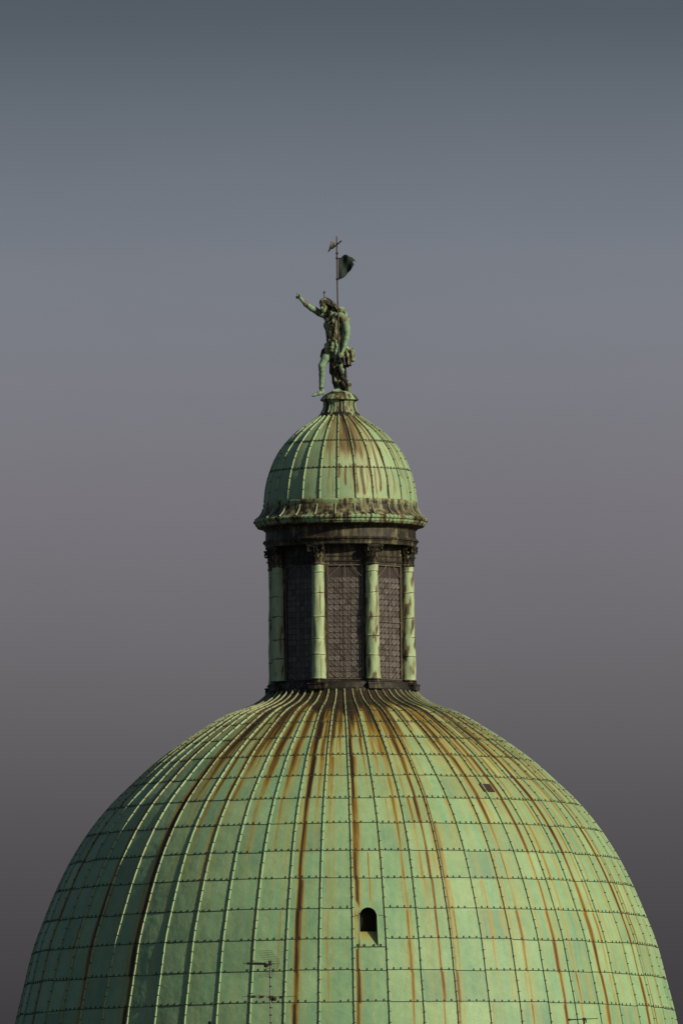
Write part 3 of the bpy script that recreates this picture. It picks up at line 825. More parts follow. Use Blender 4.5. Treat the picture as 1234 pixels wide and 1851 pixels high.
for k in range(NC):
    az = CPH + 360/NC*k
    az = (az+180) % 360-180
    mb = MB(); cl = []
    for a, b in zip(CROWS[:-1], CROWS[1:]): cl += [a+(b-a)*q for q in (.3+rc.uniform(-.1, .1), .65+rc.uniform(-.1, .1), 1.0) if a+(b-a)*q < 905]
    rib_strip(az, yr, CR, .020, .042, mb, cup_rust, cl, .05+.15*rc.rand())
    mb.build('cupola_rib', M_RIB, cupola, True, 35)
for y in CSEAMS:
    mb = MB()
    for k in range(NC):
        a0 = CPH+360/NC*k; w_ = 360/NC; aa = np.linspace(a0+.3, a0+w_-.3, 9); yy = np.full(9, y+rc.normal(0, .4))
        p0 = pt(aa, yy-.5, .003, CR); p1 = pt(aa, yy-.2, .013, CR); p2 = pt(aa, yy+.5, .013, CR); p3 = pt(aa, yy+.7, -.01, CR)
        mb.add(np.concatenate([p0, p1, p2, p3]), [(r*9+i, (r+1)*9+i, (r+1)*9+i+1, r*9+i+1) for r in range(3) for i in range(8)], 0)
        for q in range(3):
            ac = a0 + w_*(q+.9+rc.uniform(-.1, .1))/3.8; t = np.array((cos(radians(ac)), sin(radians(ac)), 0)); c = pt(ac, y-1.2, .004, CR)
            mb.box(c, t*.016, np.array((sin(radians(ac)), -cos(radians(ac)), 0))*.014, np.array((0, 0, .03)), 0)
    mb.build('cupola_seam', M_SEAM, cupola)
# neck and the little domed base of the statue
NE = [(30, 757), (37.6, 756), (38.6, 753.8), (38.6, 751.6), (37, 750.2), (33, 746), (30, 740.5), (28.4, 734.5), (28.2, 730), (29.4, 726.6), (31.6, 725), (20, 724.8)]
pr = densify(px(NE), .04); v, f = lathe(pr, 96); va = np.array(v)
az_ = np.degrees(np.arctan2(va[:, 0], -va[:, 1])); y_ = np.interp(-va[:, 2], [-Zy(y) for y in (700, 760)], [700, 760])
ru = .25 + .3*np.sin(az_*.21)*np.sin(az_*.093+1) + .9*(np.abs(az_-6) < 9)*(y_ < 750) + .35*(y_ > 748)
mesh_obj('neck', v, f, M_PLINTH, lan, {'rust': np.clip(ru, 0, .93)}, True, 30)
NV = spline([(0.5, 706.0), (8, 706.4), (16, 708.2), (23, 711.2), (29, 715.2), (33.2, 720.6)])
mb = MB()
for k in range(16): rib_strip(8+22.5*k, np.linspace(728, 747, 10), spline([(28.2, 728), (28.4, 734.5), (30, 740.5), (33, 746), (36, 749.6)]), .012, .02, mb, lambda a, y: np.full(len(y), .5), [], 0)
mb.build('neck_rib', M_RIB, lan, True, 35)
CA = [(24, 724.9), (33.0, 724.6), (34.6, 723.6), (34.8, 722.4), (33.4, 720.6)] + [(float(NV(y)), y) for y in np.linspace(719, 706.2, 12)] + [(0.01, 706)]
pr = densify(px(CA), .05); v, f = lathe(pr, 96); va = np.array(v); az_ = np.degrees(np.arctan2(va[:, 0], -va[:, 1]))
mesh_obj('domed_plinth', v, f, M_PLINTH, lan, {'rust': np.clip(.22 + .25*np.sin(az_*.11) + .2*np.sin(az_*.37), 0, 1)}, True, 35)

# ------------------------------------------------------------------ implicit-surface modelling for figure and bird
def smin(a, b, k):
    h = np.clip(.5 + .5*(b-a)/k, 0, 1); return b*(1-h) + a*h - k*h*(1-h)
class Sdf:
    def __init__(s, lo, hi, vox):
        s.lo = np.array(lo, float); s.vox = vox; s.n = np.ceil((np.array(hi)-s.lo)/vox).astype(int)+1
        ax = [s.lo[i] + vox*np.arange(s.n[i]) for i in range(3)]
        s.X, s.Y, s.Z = [q.astype(np.float32) for q in np.meshgrid(*ax, indexing='ij')]
        s.D = np.full(s.X.shape, 9.0, np.float32)
    def cone(s, a, b, ra, rb, k=.03, flat=None):
        a, b = np.array(a, float), np.array(b, float); ab = b-a
        m_ = max(ra, rb) + k*2 + .12
        sl_ = []
        for i in range(3):
            l0 = int(max(0, (min(a[i], b[i])-m_-s.lo[i])/s.vox)); l1 = int(min(s.n[i], (max(a[i], b[i])+m_-s.lo[i])/s.vox+2)); sl_.append(slice(l0, max(l1, l0)))
        sl_ = tuple(sl_)
        X, Y, Z = s.X[sl_]-a[0], s.Y[sl_]-a[1], s.Z[sl_]-a[2]
        t = np.clip((X*ab[0]+Y*ab[1]+Z*ab[2])/(ab@ab+1e-9), 0, 1)
        d = np.sqrt((X-t*ab[0])**2+(Y-t*ab[1])**2+(Z-t*ab[2])**2) - (ra+(rb-ra)*t)
        s.D[sl_] = smin(s.D[sl_], d, k)
    def ell(s, c, r, k=.03, rot=None, sub=False):
        c = np.array(c, float); r = np.array(r, float)
        X, Y, Z = s.X-c[0], s.Y-c[1], s.Z-c[2]
        if rot is not None:
            R_ = np.array(rot); X, Y, Z = [R_[i, 0]*X+R_[i, 1]*Y+R_[i, 2]*Z for i in range(3)]
        q = np.sqrt((X/r[0])**2+(Y/r[1])**2+(Z/r[2])**2); d = (q-1)*q/np.maximum(np.sqrt((X/r[0]**2)**2+(Y/r[1]**2)**2+(Z/r[2]**2)**2), 1e-6)*1.0
        d = np.where(q < 1e-3, -r.min(), d)
        d = d if not sub else d
        s.D = -smin(-s.D, d, k) if sub else smin(s.D, d, k)
    def chain(s, pts, rs_, k=.03):
        for a, b, ra, rb in zip(pts[:-1], pts[1:], rs_[:-1], rs_[1:]): s.cone(a, b, ra, rb, k)
    def mesh(s):
        D = s.D; neg = D < 0; nx, ny, nz = D.shape
        acc = np.zeros((nx-1, ny-1, nz-1, 3), np.float32); cnt = np.zeros((nx-1, ny-1, nz-1), np.float32)
        def sub(A_, o): return A_[o[0]:nx-1+o[0], o[1]:ny-1+o[1], o[2]:nz-1+o[2]]
        cs = [(i, j, k) for i in (0, 1) for j in (0, 1) for k in (0, 1)]
        for a in cs:
            for ax in range(3):
                if a[ax]: continue
                b = list(a); b[ax] = 1; da, db = sub(D, a), sub(D, b); cr_ = sub(neg, a) != sub(neg, b)
                t = np.where(cr_, da/np.where(da == db, 1, da-db), 0)
                for i in range(3): acc[..., i] += cr_*(a[i] + (t if i == ax else 0))
                cnt += cr_
        act = cnt > 0; idx = -np.ones(act.shape, int); idx[act] = np.arange(act.sum())
        ii = np.argwhere(act); P_ = (ii + acc[act]/cnt[act][:, None])*s.vox + s.lo
        Fs = []
        for ax in range(3):
            o1, o2 = (ax+1) % 3, (ax+2) % 3
            sl0 = [slice(None)]*3; sl1 = [slice(None)]*3; sl0[ax] = slice(0, -1); sl1[ax] = slice(1, None)
            n0, n1 = neg[tuple(sl0)], neg[tuple(sl1)]
            e = np.argwhere(n0 != n1)
            ok = (e[:, o1] > 0) & (e[:, o2] > 0) & (e[:, o1] < D.shape[o1]-1) & (e[:, o2] < D.shape[o2]-1); e = e[ok]
            def cell(d1, d2):
                q = e.copy(); q[:, o1] += d1; q[:, o2] += d2; return idx[q[:, 0], q[:, 1], q[:, 2]]
            quad = np.stack([cell(-1, -1), cell(0, -1), cell(0, 0), cell(-1, 0)], 1)
            fl = ~n0[e[:, 0], e[:, 1], e[:, 2]]
            quad[fl] = quad[fl][:, ::-1]
            Fs.append(quad)
        return P_, np.concatenate(Fs)

# ------------------------------------------------------------------ STATUE
sroot = P(612, 714, 0)
stat = empty('statue', tuple(sroot), 'green bronze statue of a man with one arm raised standing on the cupola', 'statue')
lo = P(530, 722, 0); hi = P(650, 526, 0)
LO, HI = (lo[0], -.62, lo[2]), (hi[0], .5, hi[2]+.15)
b = Sdf(LO, HI, .0125)
k = .045
# torso, turned to the left of the picture; the left shoulder comes forward
pel = P(603, 631, 0); wai = P(601.5, 614, 0); che = P(601, 590, -.02); uch = P(600, 574, -.02)
b.cone(P(598, 632, .04), P(609, 632, -.04), .17, .17, k)
b.cone(pel, wai, .205, .175, .06)
b.cone(wai, che, .19, .235, .06)
b.cone(P(594, 588, .05), P(611, 587, -.08), .16, .175, .06)
b.cone(P(612, 598, -.02), P(611, 620, -.02), .15, .165, .05)
b.cone(P(592, 574, .10), P(613, 572, -.16), .125, .125, .06)
for (x, y, d, r) in ((593, 579, -.10, .095), (602, 580, -.20, .10), (592, 595, -.08, .06), (600, 596, -.165, .065), (592, 603, -.07, .055), (599, 605, -.15, .06), (593, 611, -.06, .055), (600, 613, -.13, .06)):
    b.cone(P(x, y, d), P(x+.5, y+1, d), r, r, .025)
# neck and head
b.cone(P(599, 569, -.02), P(592, 558, -.08), .095, .085, .04)
hc = P(586, 552, -.13)
b.ell(P(587, 549, -.11), (.155, .175, .17), .03)
b.cone(P(585.5, 553, -.16), P(584.5, 561.5, -.20), .125, .075, .04)
fd = np.array((-.62, -.62, -.48)); fd /= np.linalg.norm(fd)
b.cone(P(582.2, 552.5, -.24), P(580.8, 557.0, -.275), .016, .024, .012)       # nose
b.cone(P(579.5, 550.8, -.21), P(586, 551.4, -.27), .022, .022, .02)           # brow
b.ell(P(581.0, 553.5, -.235), (.022, .022, .017), .01, None, True)           # eye sockets
b.ell(P(584.6, 554.0, -.275), (.022, .022, .017), .01, None, True)
b.cone(P(581.5, 559.8, -.25), P(584, 560.2, -.26), .014, .014, .01)           # lips
b.cone(P(583.2, 563.0, -.225), P(584.0, 563.5, -.22), .035, .035, .02)        # chin
b.cone(P(591.5, 554, -.16), P(591.8, 556.5, -.16), .022, .018, .01)           # ear
# raised arm (to the left) and its hand
b.chain([P(590, 570, .08), P(577, 565.5, .0), P(562.5, 557.2, -.08), P(553, 550, -.1), P(546.2, 543.2, -.12)], [.125, .105, .082, .078, .05], .03)
b.cone(P(570, 560, -.05), P(566, 558, -.06), .09, .088, .03)
hp = P(543.0, 539.2, -.13)
b.cone(P(546, 543, -.12), hp, .05, .056, .02)
b.cone(hp, P(541.4, 536.6, -.135), .054, .046, .02)
b.chain([P(541.4, 536.2, -.17), P(540.2, 532.4, -.18), P(538.4, 530.2, -.17), P(536.6, 529.2, -.16)], [.024, .021, .019, .016], .008)    # index, pointing up and over
b.chain([P(540.4, 536.4, -.15), P(537.6, 534.2, -.17), P(535.6, 536.0, -.15)], [.024, .021, .018], .008)
b.chain([P(540.2, 537.6, -.12), P(536.8, 536.2, -.13), P(535.2, 538.4, -.12)], [.023, .02, .017], .008)
b.chain([P(540.6, 538.8, -.09), P(537.2, 538.4, -.09), P(536.2, 540.2, -.09)], [.021, .018, .015], .008)
b.chain([P(543.6, 537.6, -.16), P(543.0, 534.2, -.19), P(541.8, 531.8, -.2)], [.024, .02, .017], .008)                                     # thumb
# hanging arm (to the right, nearer the camera)
b.chain([P(615, 571, -.17), P(621.5, 577, -.20), P(625.8, 592, -.20), P(627, 605, -.20), P(625.6, 613, -.22), P(622.6, 624, -.26), P(620.2, 632, -.29)], [.125, .125, .105, .088, .085, .07, .052], .03)
b.cone(P(625, 588, -.21), P(626, 597, -.22), .105, .1, .03)
hp = P(618.6, 636.6, -.31)
b.cone(P(620.2, 632, -.29), hp, .052, .056, .02)
for q, (x, y, d, x2, y2, d2, x3, y3, d3) in enumerate(((615.6, 638.6, -.36, 612.6, 640.4, -.36, 611.4, 642.0, -.31), (616.4, 640.4, -.37, 613.2, 642.6, -.37, 611.8, 644.2, -.32),
        (617.4, 641.8, -.37, 614.4, 644.8, -.37, 612.6, 646.0, -.32), (618.8, 642.4, -.36, 616.4, 645.6, -.355, 614.6, 646.8, -.32))):
    b.chain([hp + (np.array(P(x, y, d))-hp)*.55, P(x, y, d), P(x2, y2, d2), P(x3, y3, d3)], [.026, .024, .021, .018], .008)
b.chain([P(617.5, 634.8, -.30), P(614.4, 636.2, -.27), P(612.4, 638.4, -.27)], [.026, .022, .018], .008)
# legs
b.chain([P(597.5, 634, .02), P(588.5, 648, -.06), P(581.8, 661, -.12), P(581.4, 668, -.11), P(582, 677, -.06), P(581.0, 690, -.05), P(580.2, 701, -.05)], [.155, .135, .105, .088, .09, .072, .058], .03)
b.ell(P(580.4, 662, -.17), (.065, .06, .07), .03)
b.chain([P(580.2, 701, -.05), P(583.0, 709.2, -.01), P(576.5, 711, -.07), P(568.5, 714.0, -.10), P(564.8, 715.4, -.115)], [.06, .062, .06, .042, .030], .03)
for q in range(5):
    b.cone(P(567.6+.5*q, 713.9+.25*q, -.15+.032*q), P(563.6+.9*q, 715.2+.35*q, -.165+.036*q), .019, .016, .01)
b.chain([P(610, 635, -.02), P(614, 652, .02), P(617, 668, .05), P(618, 680, .10), P(615, 692, .12), P(612, 702, .10)], [.16, .135, .105, .098, .08, .062], .03)
b.chain([P(612, 702, .10), P(612, 706, .05), P(606, 706.5, .0), P(601, 707.5, -.08)], [.06, .06, .055, .038], .03)
V, Fq = b.mesh()
nse = np.sin(V[:, 0]*41+V[:, 2]*23)*np.sin(V[:, 2]*37+V[:, 1]*29)
zz = V[:, 2]
yy_ = 925.5 - (zz - Zy(925.5))*PXM
seam = np.zeros(len(V))
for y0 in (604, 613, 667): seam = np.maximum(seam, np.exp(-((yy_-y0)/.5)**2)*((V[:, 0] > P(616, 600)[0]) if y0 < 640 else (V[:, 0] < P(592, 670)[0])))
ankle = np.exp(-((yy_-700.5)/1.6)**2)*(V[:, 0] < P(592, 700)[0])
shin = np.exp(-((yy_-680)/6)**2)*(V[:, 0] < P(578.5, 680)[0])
chest_shade = (.30 + .42*np.clip(.5+np.sin(V[:, 0]*23+V[:, 2]*9)*.6, 0, 1))*sstep(562, 570, yy_)*(1-sstep(634, 644, yy_))*(V[:, 0] < P(616.5, 600)[0])*(V[:, 0] > P(583, 600)[0])  # shade of the torso painted in as mottled dark patina
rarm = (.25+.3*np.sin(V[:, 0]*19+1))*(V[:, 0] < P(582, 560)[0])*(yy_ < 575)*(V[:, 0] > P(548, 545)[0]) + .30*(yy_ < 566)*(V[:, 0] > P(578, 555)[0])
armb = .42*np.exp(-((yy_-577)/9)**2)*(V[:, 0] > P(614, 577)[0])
ru = np.clip(np.maximum.reduce([seam*.6, .42*(V[:, 2] > P(585, 566)[2])*(V[:, 0] > P(577, 555)[0])*(V[:, 0] < P(598, 555)[0]), ankle*.85, shin*.9, chest_shade, armb, rarm]) + .18*nse, 0, 1)  # the head and face term is painted shade too, the rest stain and seams
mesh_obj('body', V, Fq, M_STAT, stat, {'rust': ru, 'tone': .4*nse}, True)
# hair
h = Sdf(tuple(P(572, 575, 0) + np.array((0, -.45, 0))), tuple(P(622, 535, 0) + np.array((0, .35, 0))), .0115)
r4 = np.random.RandomState(4)
h.ell(P(588.2, 546.8, -.08), (.19, .20, .15), .02)
for q in range(34):
    t = q/33; a = r4.uniform(-1, 1)
    x = 581 + 18*t + r4.normal(0, 1.5); y = 542 + 7*t*t + 4*abs(a) + r4.normal(0, 1.2); d = -.12 + a*.17
    p0 = P(x, y, d); p1 = P(x+2.5+r4.uniform(0, 2), y+2+r4.uniform(0, 2), d+.02)
    h.cone(p0, p1, .045, .03, .012)
for (x0, y0, d0, x1, y1, d1, r0) in ((594, 547, -.16, 601, 551, -.14, .075), (600, 549, -.12, 606, 556, -.08, .075), (597, 552, -.02, 604, 559, .04, .08), (604, 554, -.05, 608, 562, .02, .065), (592, 552, -.19, 597, 559, -.16, .055), (596, 546, .04, 604, 552, .08, .08)):
    h.cone(P(x0, y0, d0), P(x1, y1, d1), r0, r0*.8, .02)
    for q in range(4): 
        o_ = r4.normal(0, .035, 3); h.cone(P(x0, y0, d0)+o_, P(x1, y1, d1)+o_*1.3, .03, .024, .01)
h.ell(P(582.5, 556.0, -.20), (.085, .10, .105), .02, None, True)      # leave the face free
V, Fq = h.mesh(); mesh_obj('hair', V, Fq, M_HAIR, stat, {'rust': np.clip(.1+.3*np.sin(V[:, 0]*50)*np.sin(V[:, 2]*44), 0, 1)}, True)
# cloth: loincloth, knot, hanging cloak, bundle under the arm, shoulder strap
c = Sdf((LO[0], -.62, LO[2]), HI, .0125)
for q in range(7):      # band round the hips
    a0, a1 = 2*pi*q/7, 2*pi*(q+1)/7
    cc = P(602.5, 630, 0)
    for dz, rr in ((0, .07), (.08, .06), (-.09, .06)):
        c.cone(cc+np.array((cos(a0)*.235, sin(a0)*.21, dz+.03*sin(a0*2))), cc+np.array((cos(a1)*.235, sin(a1)*.21, dz+.03*sin(a1*2))), rr, rr, .018)
for (x0, y0, d0, x1, y1, d1, r0, r1) in (
        (595, 616, -.17, 600, 622, -.22, .05, .05), (600, 622, -.22, 606, 617, -.21, .045, .05), (600, 622, -.23, 596, 628, -.2, .045, .03), (601, 622, -.23, 607, 628, -.22, .045, .035),
        (593, 627, -.06, 585, 631, -.02, .06, .03), (590, 634, -.02, 582, 637, .02, .05, .03), (588, 637, .03, 581, 646, .05, .05, .02), (592, 633, -.12, 587, 641, -.1, .05, .025),
        (601, 634, -.19, 602, 650, -.17, .045, .03), (602, 650, -.17, 607, 660, -.16, .035, .04), (606, 634, -.2, 606, 652, -.21, .04, .03), (607, 660, -.16, 616, 655, -.22, .04, .045), (616, 655, -.22, 621, 640, -.24, .04, .04),
        (611, 640, -.27, 610, 652, -.25, .03, .03), (614, 641, -.29, 615, 654, -.27, .03, .03), (619, 643, -.28, 622, 657, -.25, .03, .03),
        (624, 628, -.1, 632, 633, -.02, .07, .06), (632, 632, -.04, 637, 640, -.05, .05, .06), (636.2, 635, -.05, 637.2, 650, -.06, .085, .075), (633.5, 632, .0, 634, 648, .0, .07, .06), (634, 650, -.06, 632, 661, -.06, .05, .03), (627, 643, -.15, 629, 658, -.13, .035, .035),
        (629, 658, -.13, 634, 660, -.08, .035, .03), (625, 634, -.16, 628, 646, -.16, .04, .035), (630, 640, -.12, 631, 655, -.1, .03, .03),
        (604, 652, .10, 602, 672, .12, .15, .12), (612, 655, .10, 610, 680, .14, .13, .12), (602, 668, .1, 606, 690, .12, .07, .1), (608, 672, .02, 618, 682, .0, .06, .06), (612, 664, -.05, 617, 676, -.04, .07, .05),
        (606, 690, .12, 608, 706, .10, .10, .05), (614, 683, .05, 622, 688, .03, .06, .06), (622, 687, .03, 629.5, 696, .0, .07, .105), (618, 692, -.02, 626, 703, -.02, .06, .06), (630, 698, .0, 625, 706, -.04, .095, .07), (612, 692, .1, 626, 704, .08, .12, .1),
        (622, 632, -.03, 629, 646, -.01, .085, .075), (626, 648, -.02, 628, 662, .0, .06, .045), (603, 617, -.20, 608, 626, -.22, .055, .05), (598, 618, -.2, 594, 625, -.16, .055, .04), (584, 634, .0, 580, 645, .05, .055, .03), (620, 572, .10, 618, 600, .12, .12, .13), (618, 600, .12, 616, 632, .12, .13, .14), (622, 662, .02, 624, 682, .05, .055, .05), (617, 668, .0, 619, 690, .05, .05, .05),
        (616, 562, -.16, 612, 557.5, -.10, .06, .05), (612, 557.5, -.10, 618, 557, -.04, .05, .045), (618, 557, -.04, 623, 564, -.10, .05, .05), (621, 563, .0, 628, 578, .02, .07, .06), (628, 578, .02, 628.5, 590, .02, .05, .045), (628, 588, .02, 624, 612, .04, .06, .07),
        (608, 567, -.22, 600, 577, -.28, .03, .022), (600, 577, -.28, 594, 584, -.25, .022, .02)):
    c.cone(P(x0, y0, d0), P(x1, y1, d1), r0, r1, .022)
V, Fq = c.mesh()
yy_ = 925.5 - (V[:, 2] - Zy(925.5))*PXM
ru = .02 + .62*((yy_ > 648) & (V[:, 0] < P(628, 660)[0])) + .25*np.sin(V[:, 0]*43)*np.sin(V[:, 2]*21)
ru = np.where(V[:, 0] > P(634.5, 645)[0], 0, ru)
mesh_obj('drapery', V, Fq, M_CLOTH, stat, {'rust': np.clip(ru, 0, .95)}, True)
# spike with little branches on the head
mb = MB(); s0 = P(585.6, 541, -.11)
mb.tube([s0, P(585.5, 530, -.11)], .014, 6); mb.tube([P(585.5, 530.5, -.11), P(586.2, 524.3, -.11)], .007, 5)
for (x, y, d) in ((583.2, 527.5, -.10), (588.8, 527.2, -.12), (587.0, 527.0, -.05), (584.4, 527.0, -.17)): mb.tube([P(585.5, 531.5, -.11), P(x, y, d)], .007, 5)
mb.tube([P(586.5, 534, -.11), P(592.5, 541.5, -.08)], .005, 5)
mb.build('head_spike', M_IRON, stat)

# ------------------------------------------------------------------ BANNER STAFF
DP = -.335
pb = P(612.6, 648, DP)
staff = empty('banner_staff', tuple(pb), 'thin iron staff with a tilted crossbar and a dark metal flag', 'flagstaff')
mb = MB(); mb.tube([P(612.6, 648, DP), P(611.7, 606, DP), P(610.2, 545, DP), P(609.3, 505, DP), P(608.8, 470, DP), P(608.5, 446, DP), P(608.4, 427, DP)], [.024, .024, .023, .022, .022, .022, .018], 8)
mb.build('pole', M_IRON, staff, True, 50)
for y in (458, 467, 504.5):
    mb = MB(); x = 608.6 + (y-446)*.011
    mb.tube([P(x, y+2.2, DP), P(x, y+1.0, DP), P(x, y-1.0, DP), P(x, y-2.2, DP)], [.026, .037, .037, .026], 10); mb.build('collar', M_IRONDK, staff, True, 40)
mb = MB(); mb.tube([P(599.6, 449.8, DP-.04), P(617.0, 435.2, DP-.04)], .023, 6); mb.build('crossbar', M_IRONDK, staff)
ol = [(488, 772), (540, 722), (600, 660), (640, 630), (680, 615), (740, 640), (800, 680), (860, 692), (915, 745), (950, 785), (978, 815), (935, 795), (905, 790), (870, 802), (805, 842), (835, 862), (868, 888), (922, 895), (880, 965), (830, 1052), (760, 1112),
      (700, 1192), (640, 1252), (565, 1297), (488, 1312)]
ol = [(580+x/15.425, 420+y/15.425) for x, y in ol]
bm = bmesh.new()
vs = [bm.verts.new(P(x, y, DP)) for x, y in ol]
fc = bm.faces.new(vs)
bmesh.ops.triangulate(bm, faces=[fc], quad_method='BEAUTY', ngon_method='EAR_CLIP')
for _ in range(4):
    bmesh.ops.subdivide_edges(bm, edges=[e for e in bm.edges if e.calc_length() > .035], cuts=1, use_grid_fill=True)
    bmesh.ops.triangulate(bm, faces=bm.faces[:])
x0 = P(611.6, 480, DP)[0]; fz = P(611, 480, DP)[2]
fv = []
for v_ in bm.verts:
    u = v_.co.x - x0; z = v_.co.z - fz
    fold = .045*sin(u*11.0 + z*5.5)*min(1, u*4.5) + .016*sin(u*25-z*9)*min(1, u*4)
    fv.append((v_.co.x, v_.co.y + fold + .10*u, v_.co.z))
bm.verts.ensure_lookup_table(); bm.verts.index_update()
ff = [[q.index for q in f_.verts] for f_ in bm.faces]; bm.free()
flag = mesh_obj('flag', fv, ff, M_FLAG, staff, None, True)
md = flag.modifiers.new('thick', 'SOLIDIFY'); md.thickness = .014; md.offset = 0
mb = MB(); mb.tube([P(611.9, 467.5, DP), P(611.9, 504.5, DP)], .013, 6)
mb.tube([P(608.8, 467, DP), P(615.0, 466.8, DP)], .018, 6); mb.tube([P(609.2, 504.6, DP), P(613.0, 504.8, DP)], .018, 6)
edge = [P(x, y, DP) for x, y in ol]
mb.build('flag_frame', M_IRONDK, staff)

# ------------------------------------------------------------------ BIRD
bc = P(599.5, 443.5, DP-.04)
bird = empty('bird', tuple(P(601.0, 448.6, DP-.04)), 'small bird with pinkish breast and dark wings perched on the crossbar end', 'bird')
s = Sdf(tuple(P(591, 458, 0)+np.array((0, DP-.25, 0))), tuple(P(607, 433, 0)+np.array((0, DP+.15, 0))), .006)
DB = DP-.045
s.cone(P(600.9, 441.6, DB), P(599.2, 446.2, DB), .066, .055, .03)
s.cone(P(601.2, 440.4, DB-.01), P(600.9, 438.4, DB-.012), .046, .040, .03)
s.cone(P(599.0, 446.0, DB), P(596.6, 450.0, DB), .050, .028, .03)
s.chain([P(596.8, 449.6, DB), P(594.6, 452.8, DB), P(593.0, 455.4, DB)], [.026, .017, .013], .02)
s.cone(P(602.0, 437.9, DB-.03), P(603.0, 438.3, DB-.05), .013, .004, .006)
for sd in (-1, 1):
    s.cone(P(601.0, 446.0, DB+.02*sd-.012), P(600.9, 449.0, DB+.018*sd-.01), .012, .008, .008)
    s.cone(P(598.6, 442.2, DB+.05*sd), P(595.8, 449.2, DB+.03*sd), .035, .014, .02)
V, Fq = s.mesh()
mtb, ntb, bb = base_mat('bird plumage')
at = N(ntb, 'ShaderNodeAttribute', attribute_name='wing').outputs['Fac']
nn_ = noise(ntb, N(ntb, 'ShaderNodeTexCoord').outputs['Object'], 30, 4)
c1 = ramp(ntb, mth(ntb, 'ADD', at, mth(ntb, 'MULTIPLY', mth(ntb, 'SUBTRACT', nn_, .5), .35)), [(0.25, (.30, .17, .12)), (0.5, (.09, .065, .055)), (0.75, (.018, .017, .018))])
ntb.links.new(c1, bb.inputs['Base Color']); bb.inputs['Roughness'].default_value = .8
a_, b_ = P(600.9, 440, DB), P(596.6, 450, DB); ax_ = (b_-a_)/np.linalg.norm(b_-a_)
rt = np.array((ax_[2], 0, -ax_[0]))
side = -((V-a_)@rt); along = (V-a_)@ax_
if rt[0] > 0: side = -((V-a_)@rt)
wing = np.clip(.38 + side*7 + np.maximum(0, along-.10)*4.5, 0, 1)
mesh_obj('body', V, Fq, mtb, bird, {'wing': wing}, True)

# ------------------------------------------------------------------ HOUSE below the picture that carries the aerials
YH = -30.0
zr = 17.3
house = empty('terraced_house', (0, YH, 0), 'low terraced house with a clay tiled ridge in front of the church', 'house')
mb = MB(); mb.box((0, YH, 7.2), (14, 0, 0), (0, 4.2, 0), (0, 0, 7.2)); mb.build('wall', M_WALL, house)
mb = MB()
mb.add([(-14.4, YH-4.8, 14.2), (14.4, YH-4.8, 14.2), (14.4, YH, zr), (-14.4, YH, zr), (-14.4, YH+4.8, 14.2), (14.4, YH+4.8, 14.2),
        (-14.4, YH-4.8, 14.41), (14.4, YH-4.8, 14.41)], [(6, 7, 2, 3), (3, 2, 5, 4), (0, 1, 7, 6), (3, 4, 6), (2, 7, 5), (0, 6, 4), (1, 5, 7), (0, 4, 5, 1)])
mb.build('roof', M_TILE, house)

# ------------------------------------------------------------------ AERIALS
def aerial_mast(x, ytop, root_name, label, cat, group, r, mat, clampdy=15.5):
    top = P(x, ytop, YH); foot = np.array((top[0], YH, zr-.15))
    root = empty(root_name, tuple(foot), label, cat, group)
    mb = MB(); mb.tube([foot, top], r, 10); mb.build('mast', mat, root, True, 50)
    return root, top, foot
an, top, foot = aerial_mast(488.3, 1738, 'antenna', 'slim mast carrying a wire grid reflector, left of the arched opening in the dome', 'antenna', None, .021, M_ALU)
for y in (1767, 1783, 1807, 1821.5, 1835, 1849):
    mb = MB(); p = P(488.5, y, YH); p[0] = top[0]; mb.tube([p-np.array((0, 0, .016)), p+np.array((0, 0, .016))], .037, 8); mb.build('mast_clamp', M_BLKPL, an)
th = radians(34)
E = np.array((sin(th), -cos(th), 0)); B = np.array((-cos(th), -sin(th), 0))     # element and boom directions
bp_ = P(487, 1742.5, YH)
bp_[0] = top[0]; bp_ = bp_ + np.array((0, -.05, 0))
mb = MB(); mb.tube([bp_ - B*.12, bp_ + B*.90], .012, 6)
mb.build('boom', M_IRONDK, an)
mb = MB()
for i in range(11):
    c_ = bp_ + B*(.18 + .058*i); L = .13 - .004*i
    mb.tube([c_ - E*L, c_ + E*L], .008, 5); mb.box(c_, B*.02, E*.02, (0, 0, .036))
mb.build('director_rods', M_IRONDK, an)
mb = MB(); c_ = bp_ + B*.14 + np.array((0, 0, -.05)); mb.box(c_, B*.035, E*.05, (0, 0, .05)); mb.tube([c_+E*.05, c_-E*.05], .05, 8)
mb.box(bp_ + np.array((0, -.02, .02)), B*.035, E*.03, (0, 0, .075)); mb.build('dipole_box', M_BLKPL, an)
for sgn in (1, -1):       # two wire panels meeting behind the mast
    mb = MB(); ap = bp_ - B*.10 + np.array((0, 0, .01*sgn)); dr = (B*.30 + np.array((0, 0, .36*sgn)))
    for i in range(7): 
        q = ap + dr*(i/6); mb.tube([q - E*.34, q + E*.34], .0036, 4)
    for i in range(6):
        q = -.34 + .68*i/5; mb.tube([ap + E*q, ap + dr + E*q], .0036, 4)
    mb.build('reflector_grid', M_GRID, an)
th = radians(42)
E = np.array((cos(th), -sin(th), 0)); B = np.array((-cos(th), -sin(th), 0))
bp_ = P(488, 1802.5, YH); bp_[0] = top[0]; bp_ = bp_ + np.array((0, -.045, 0))
mb = MB(); mb.tube([bp_ - B*.46, bp_ + B*.72], .012, 6); mb.build('boom', M_WIRE, an)
mb = MB()
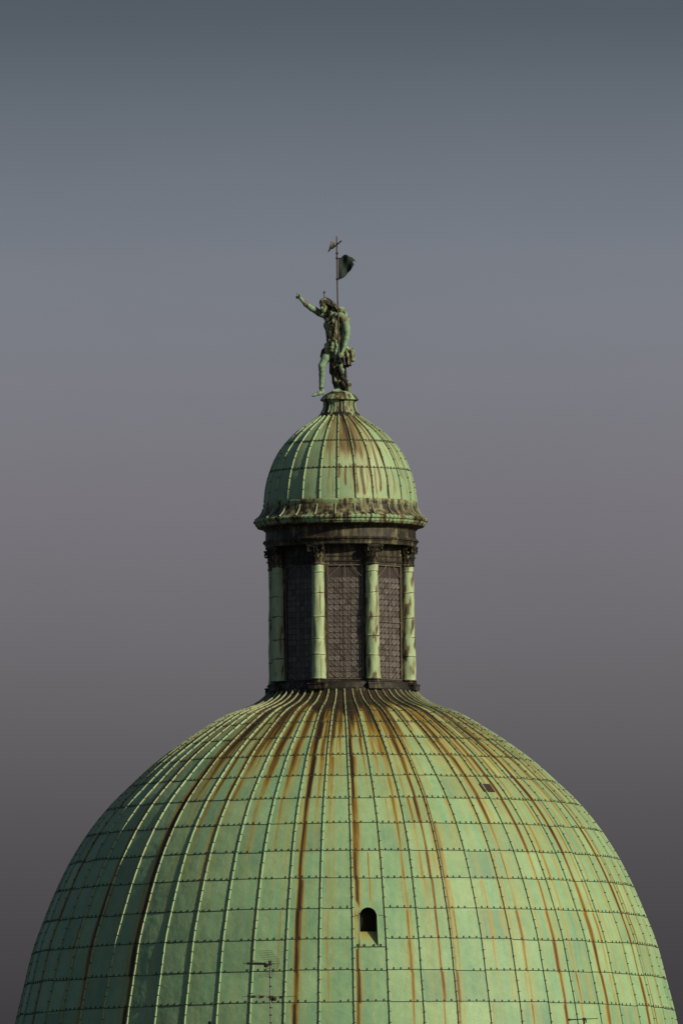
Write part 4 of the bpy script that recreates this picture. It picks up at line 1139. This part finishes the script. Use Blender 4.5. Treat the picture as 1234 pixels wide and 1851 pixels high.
for i, q in enumerate((-.40, 0.0, .36, .65)):
    c_ = bp_ + B*q + np.array((0, 0, .012)); L = (.56, .52, .47, .43)[i]
    mb.tube([c_-E*L, c_+E*L], .0065, 5); mc = MB(); mc.box(c_ + np.array((0, 0, -.012)), B*.055, E*.04, (0, 0, .035)); mc.build('rod_holder', M_BLKPL, an)
c_ = bp_ - B*.13 + np.array((0, 0, -.05)); mc = MB(); mc.box(c_, B*.05, E*.05, (0, 0, .055)); mc.build('dipole_box', M_BLKPL, an)
mb.build('element_rods', M_GRID, an)
# right-hand aerial, just reaching into the picture
an2, top, foot = aerial_mast(1054.6, 1840.5, 'antenna', 'dark single boom antenna on a thin mast low at the right side', 'antenna', None, .026, M_IRONDK)
bp_ = P(1054, 1842.2, YH); bp_[0] = top[0]; bp_ = bp_+np.array((0, -.045, 0)); th = radians(22)
B = np.array((-cos(th), -sin(th), -.045)); E = np.array((sin(th), -cos(th), 0))
mb = MB(); mb.tube([bp_ - B*.42, bp_ + B*.46], [.010, .020], 6); mb.build('boom', M_IRONDK, an2)
mb = MB()
for i in range(8):
    c_ = bp_ + B*(-.36 + .11*i); mb.tube([c_-E*.16, c_+E*.16], .006, 5)
mb.build('director_rods', M_GRID, an2)
mb = MB(); mb.box(bp_, B*.04, E*.03, (0, 0, .04)); mb.box(bp_ - B*.06 + np.array((0, 0, -.05)), B*.012, E*.012, (0, 0, .06)); mb.build('clamp', M_BLKPL, an2)
mb = MB(); mb.box(bp_ + B*.45, B*.02, E*.03, (0, 0, .032)); mb.build('boom_cap', M_BLKPL, an2)
# dark head of a pipe at the lower edge
an3, top, foot = aerial_mast(381.5, 1849, 'vent_pipe', 'black pipe head just showing at the lower left edge', 'pipe', None, .05, M_BLKPL)
mb = MB(); mb.tube([top + np.array((-.01, 0, -.04)), top + np.array((-.01, 0, .0))], .075, 10); mb.tube([top + np.array((-.01, 0, .0)), top+np.array((-.01, 0, .045))], [.085, .06], 10)
mb.build('pipe_cap', M_BLKPL, an3)
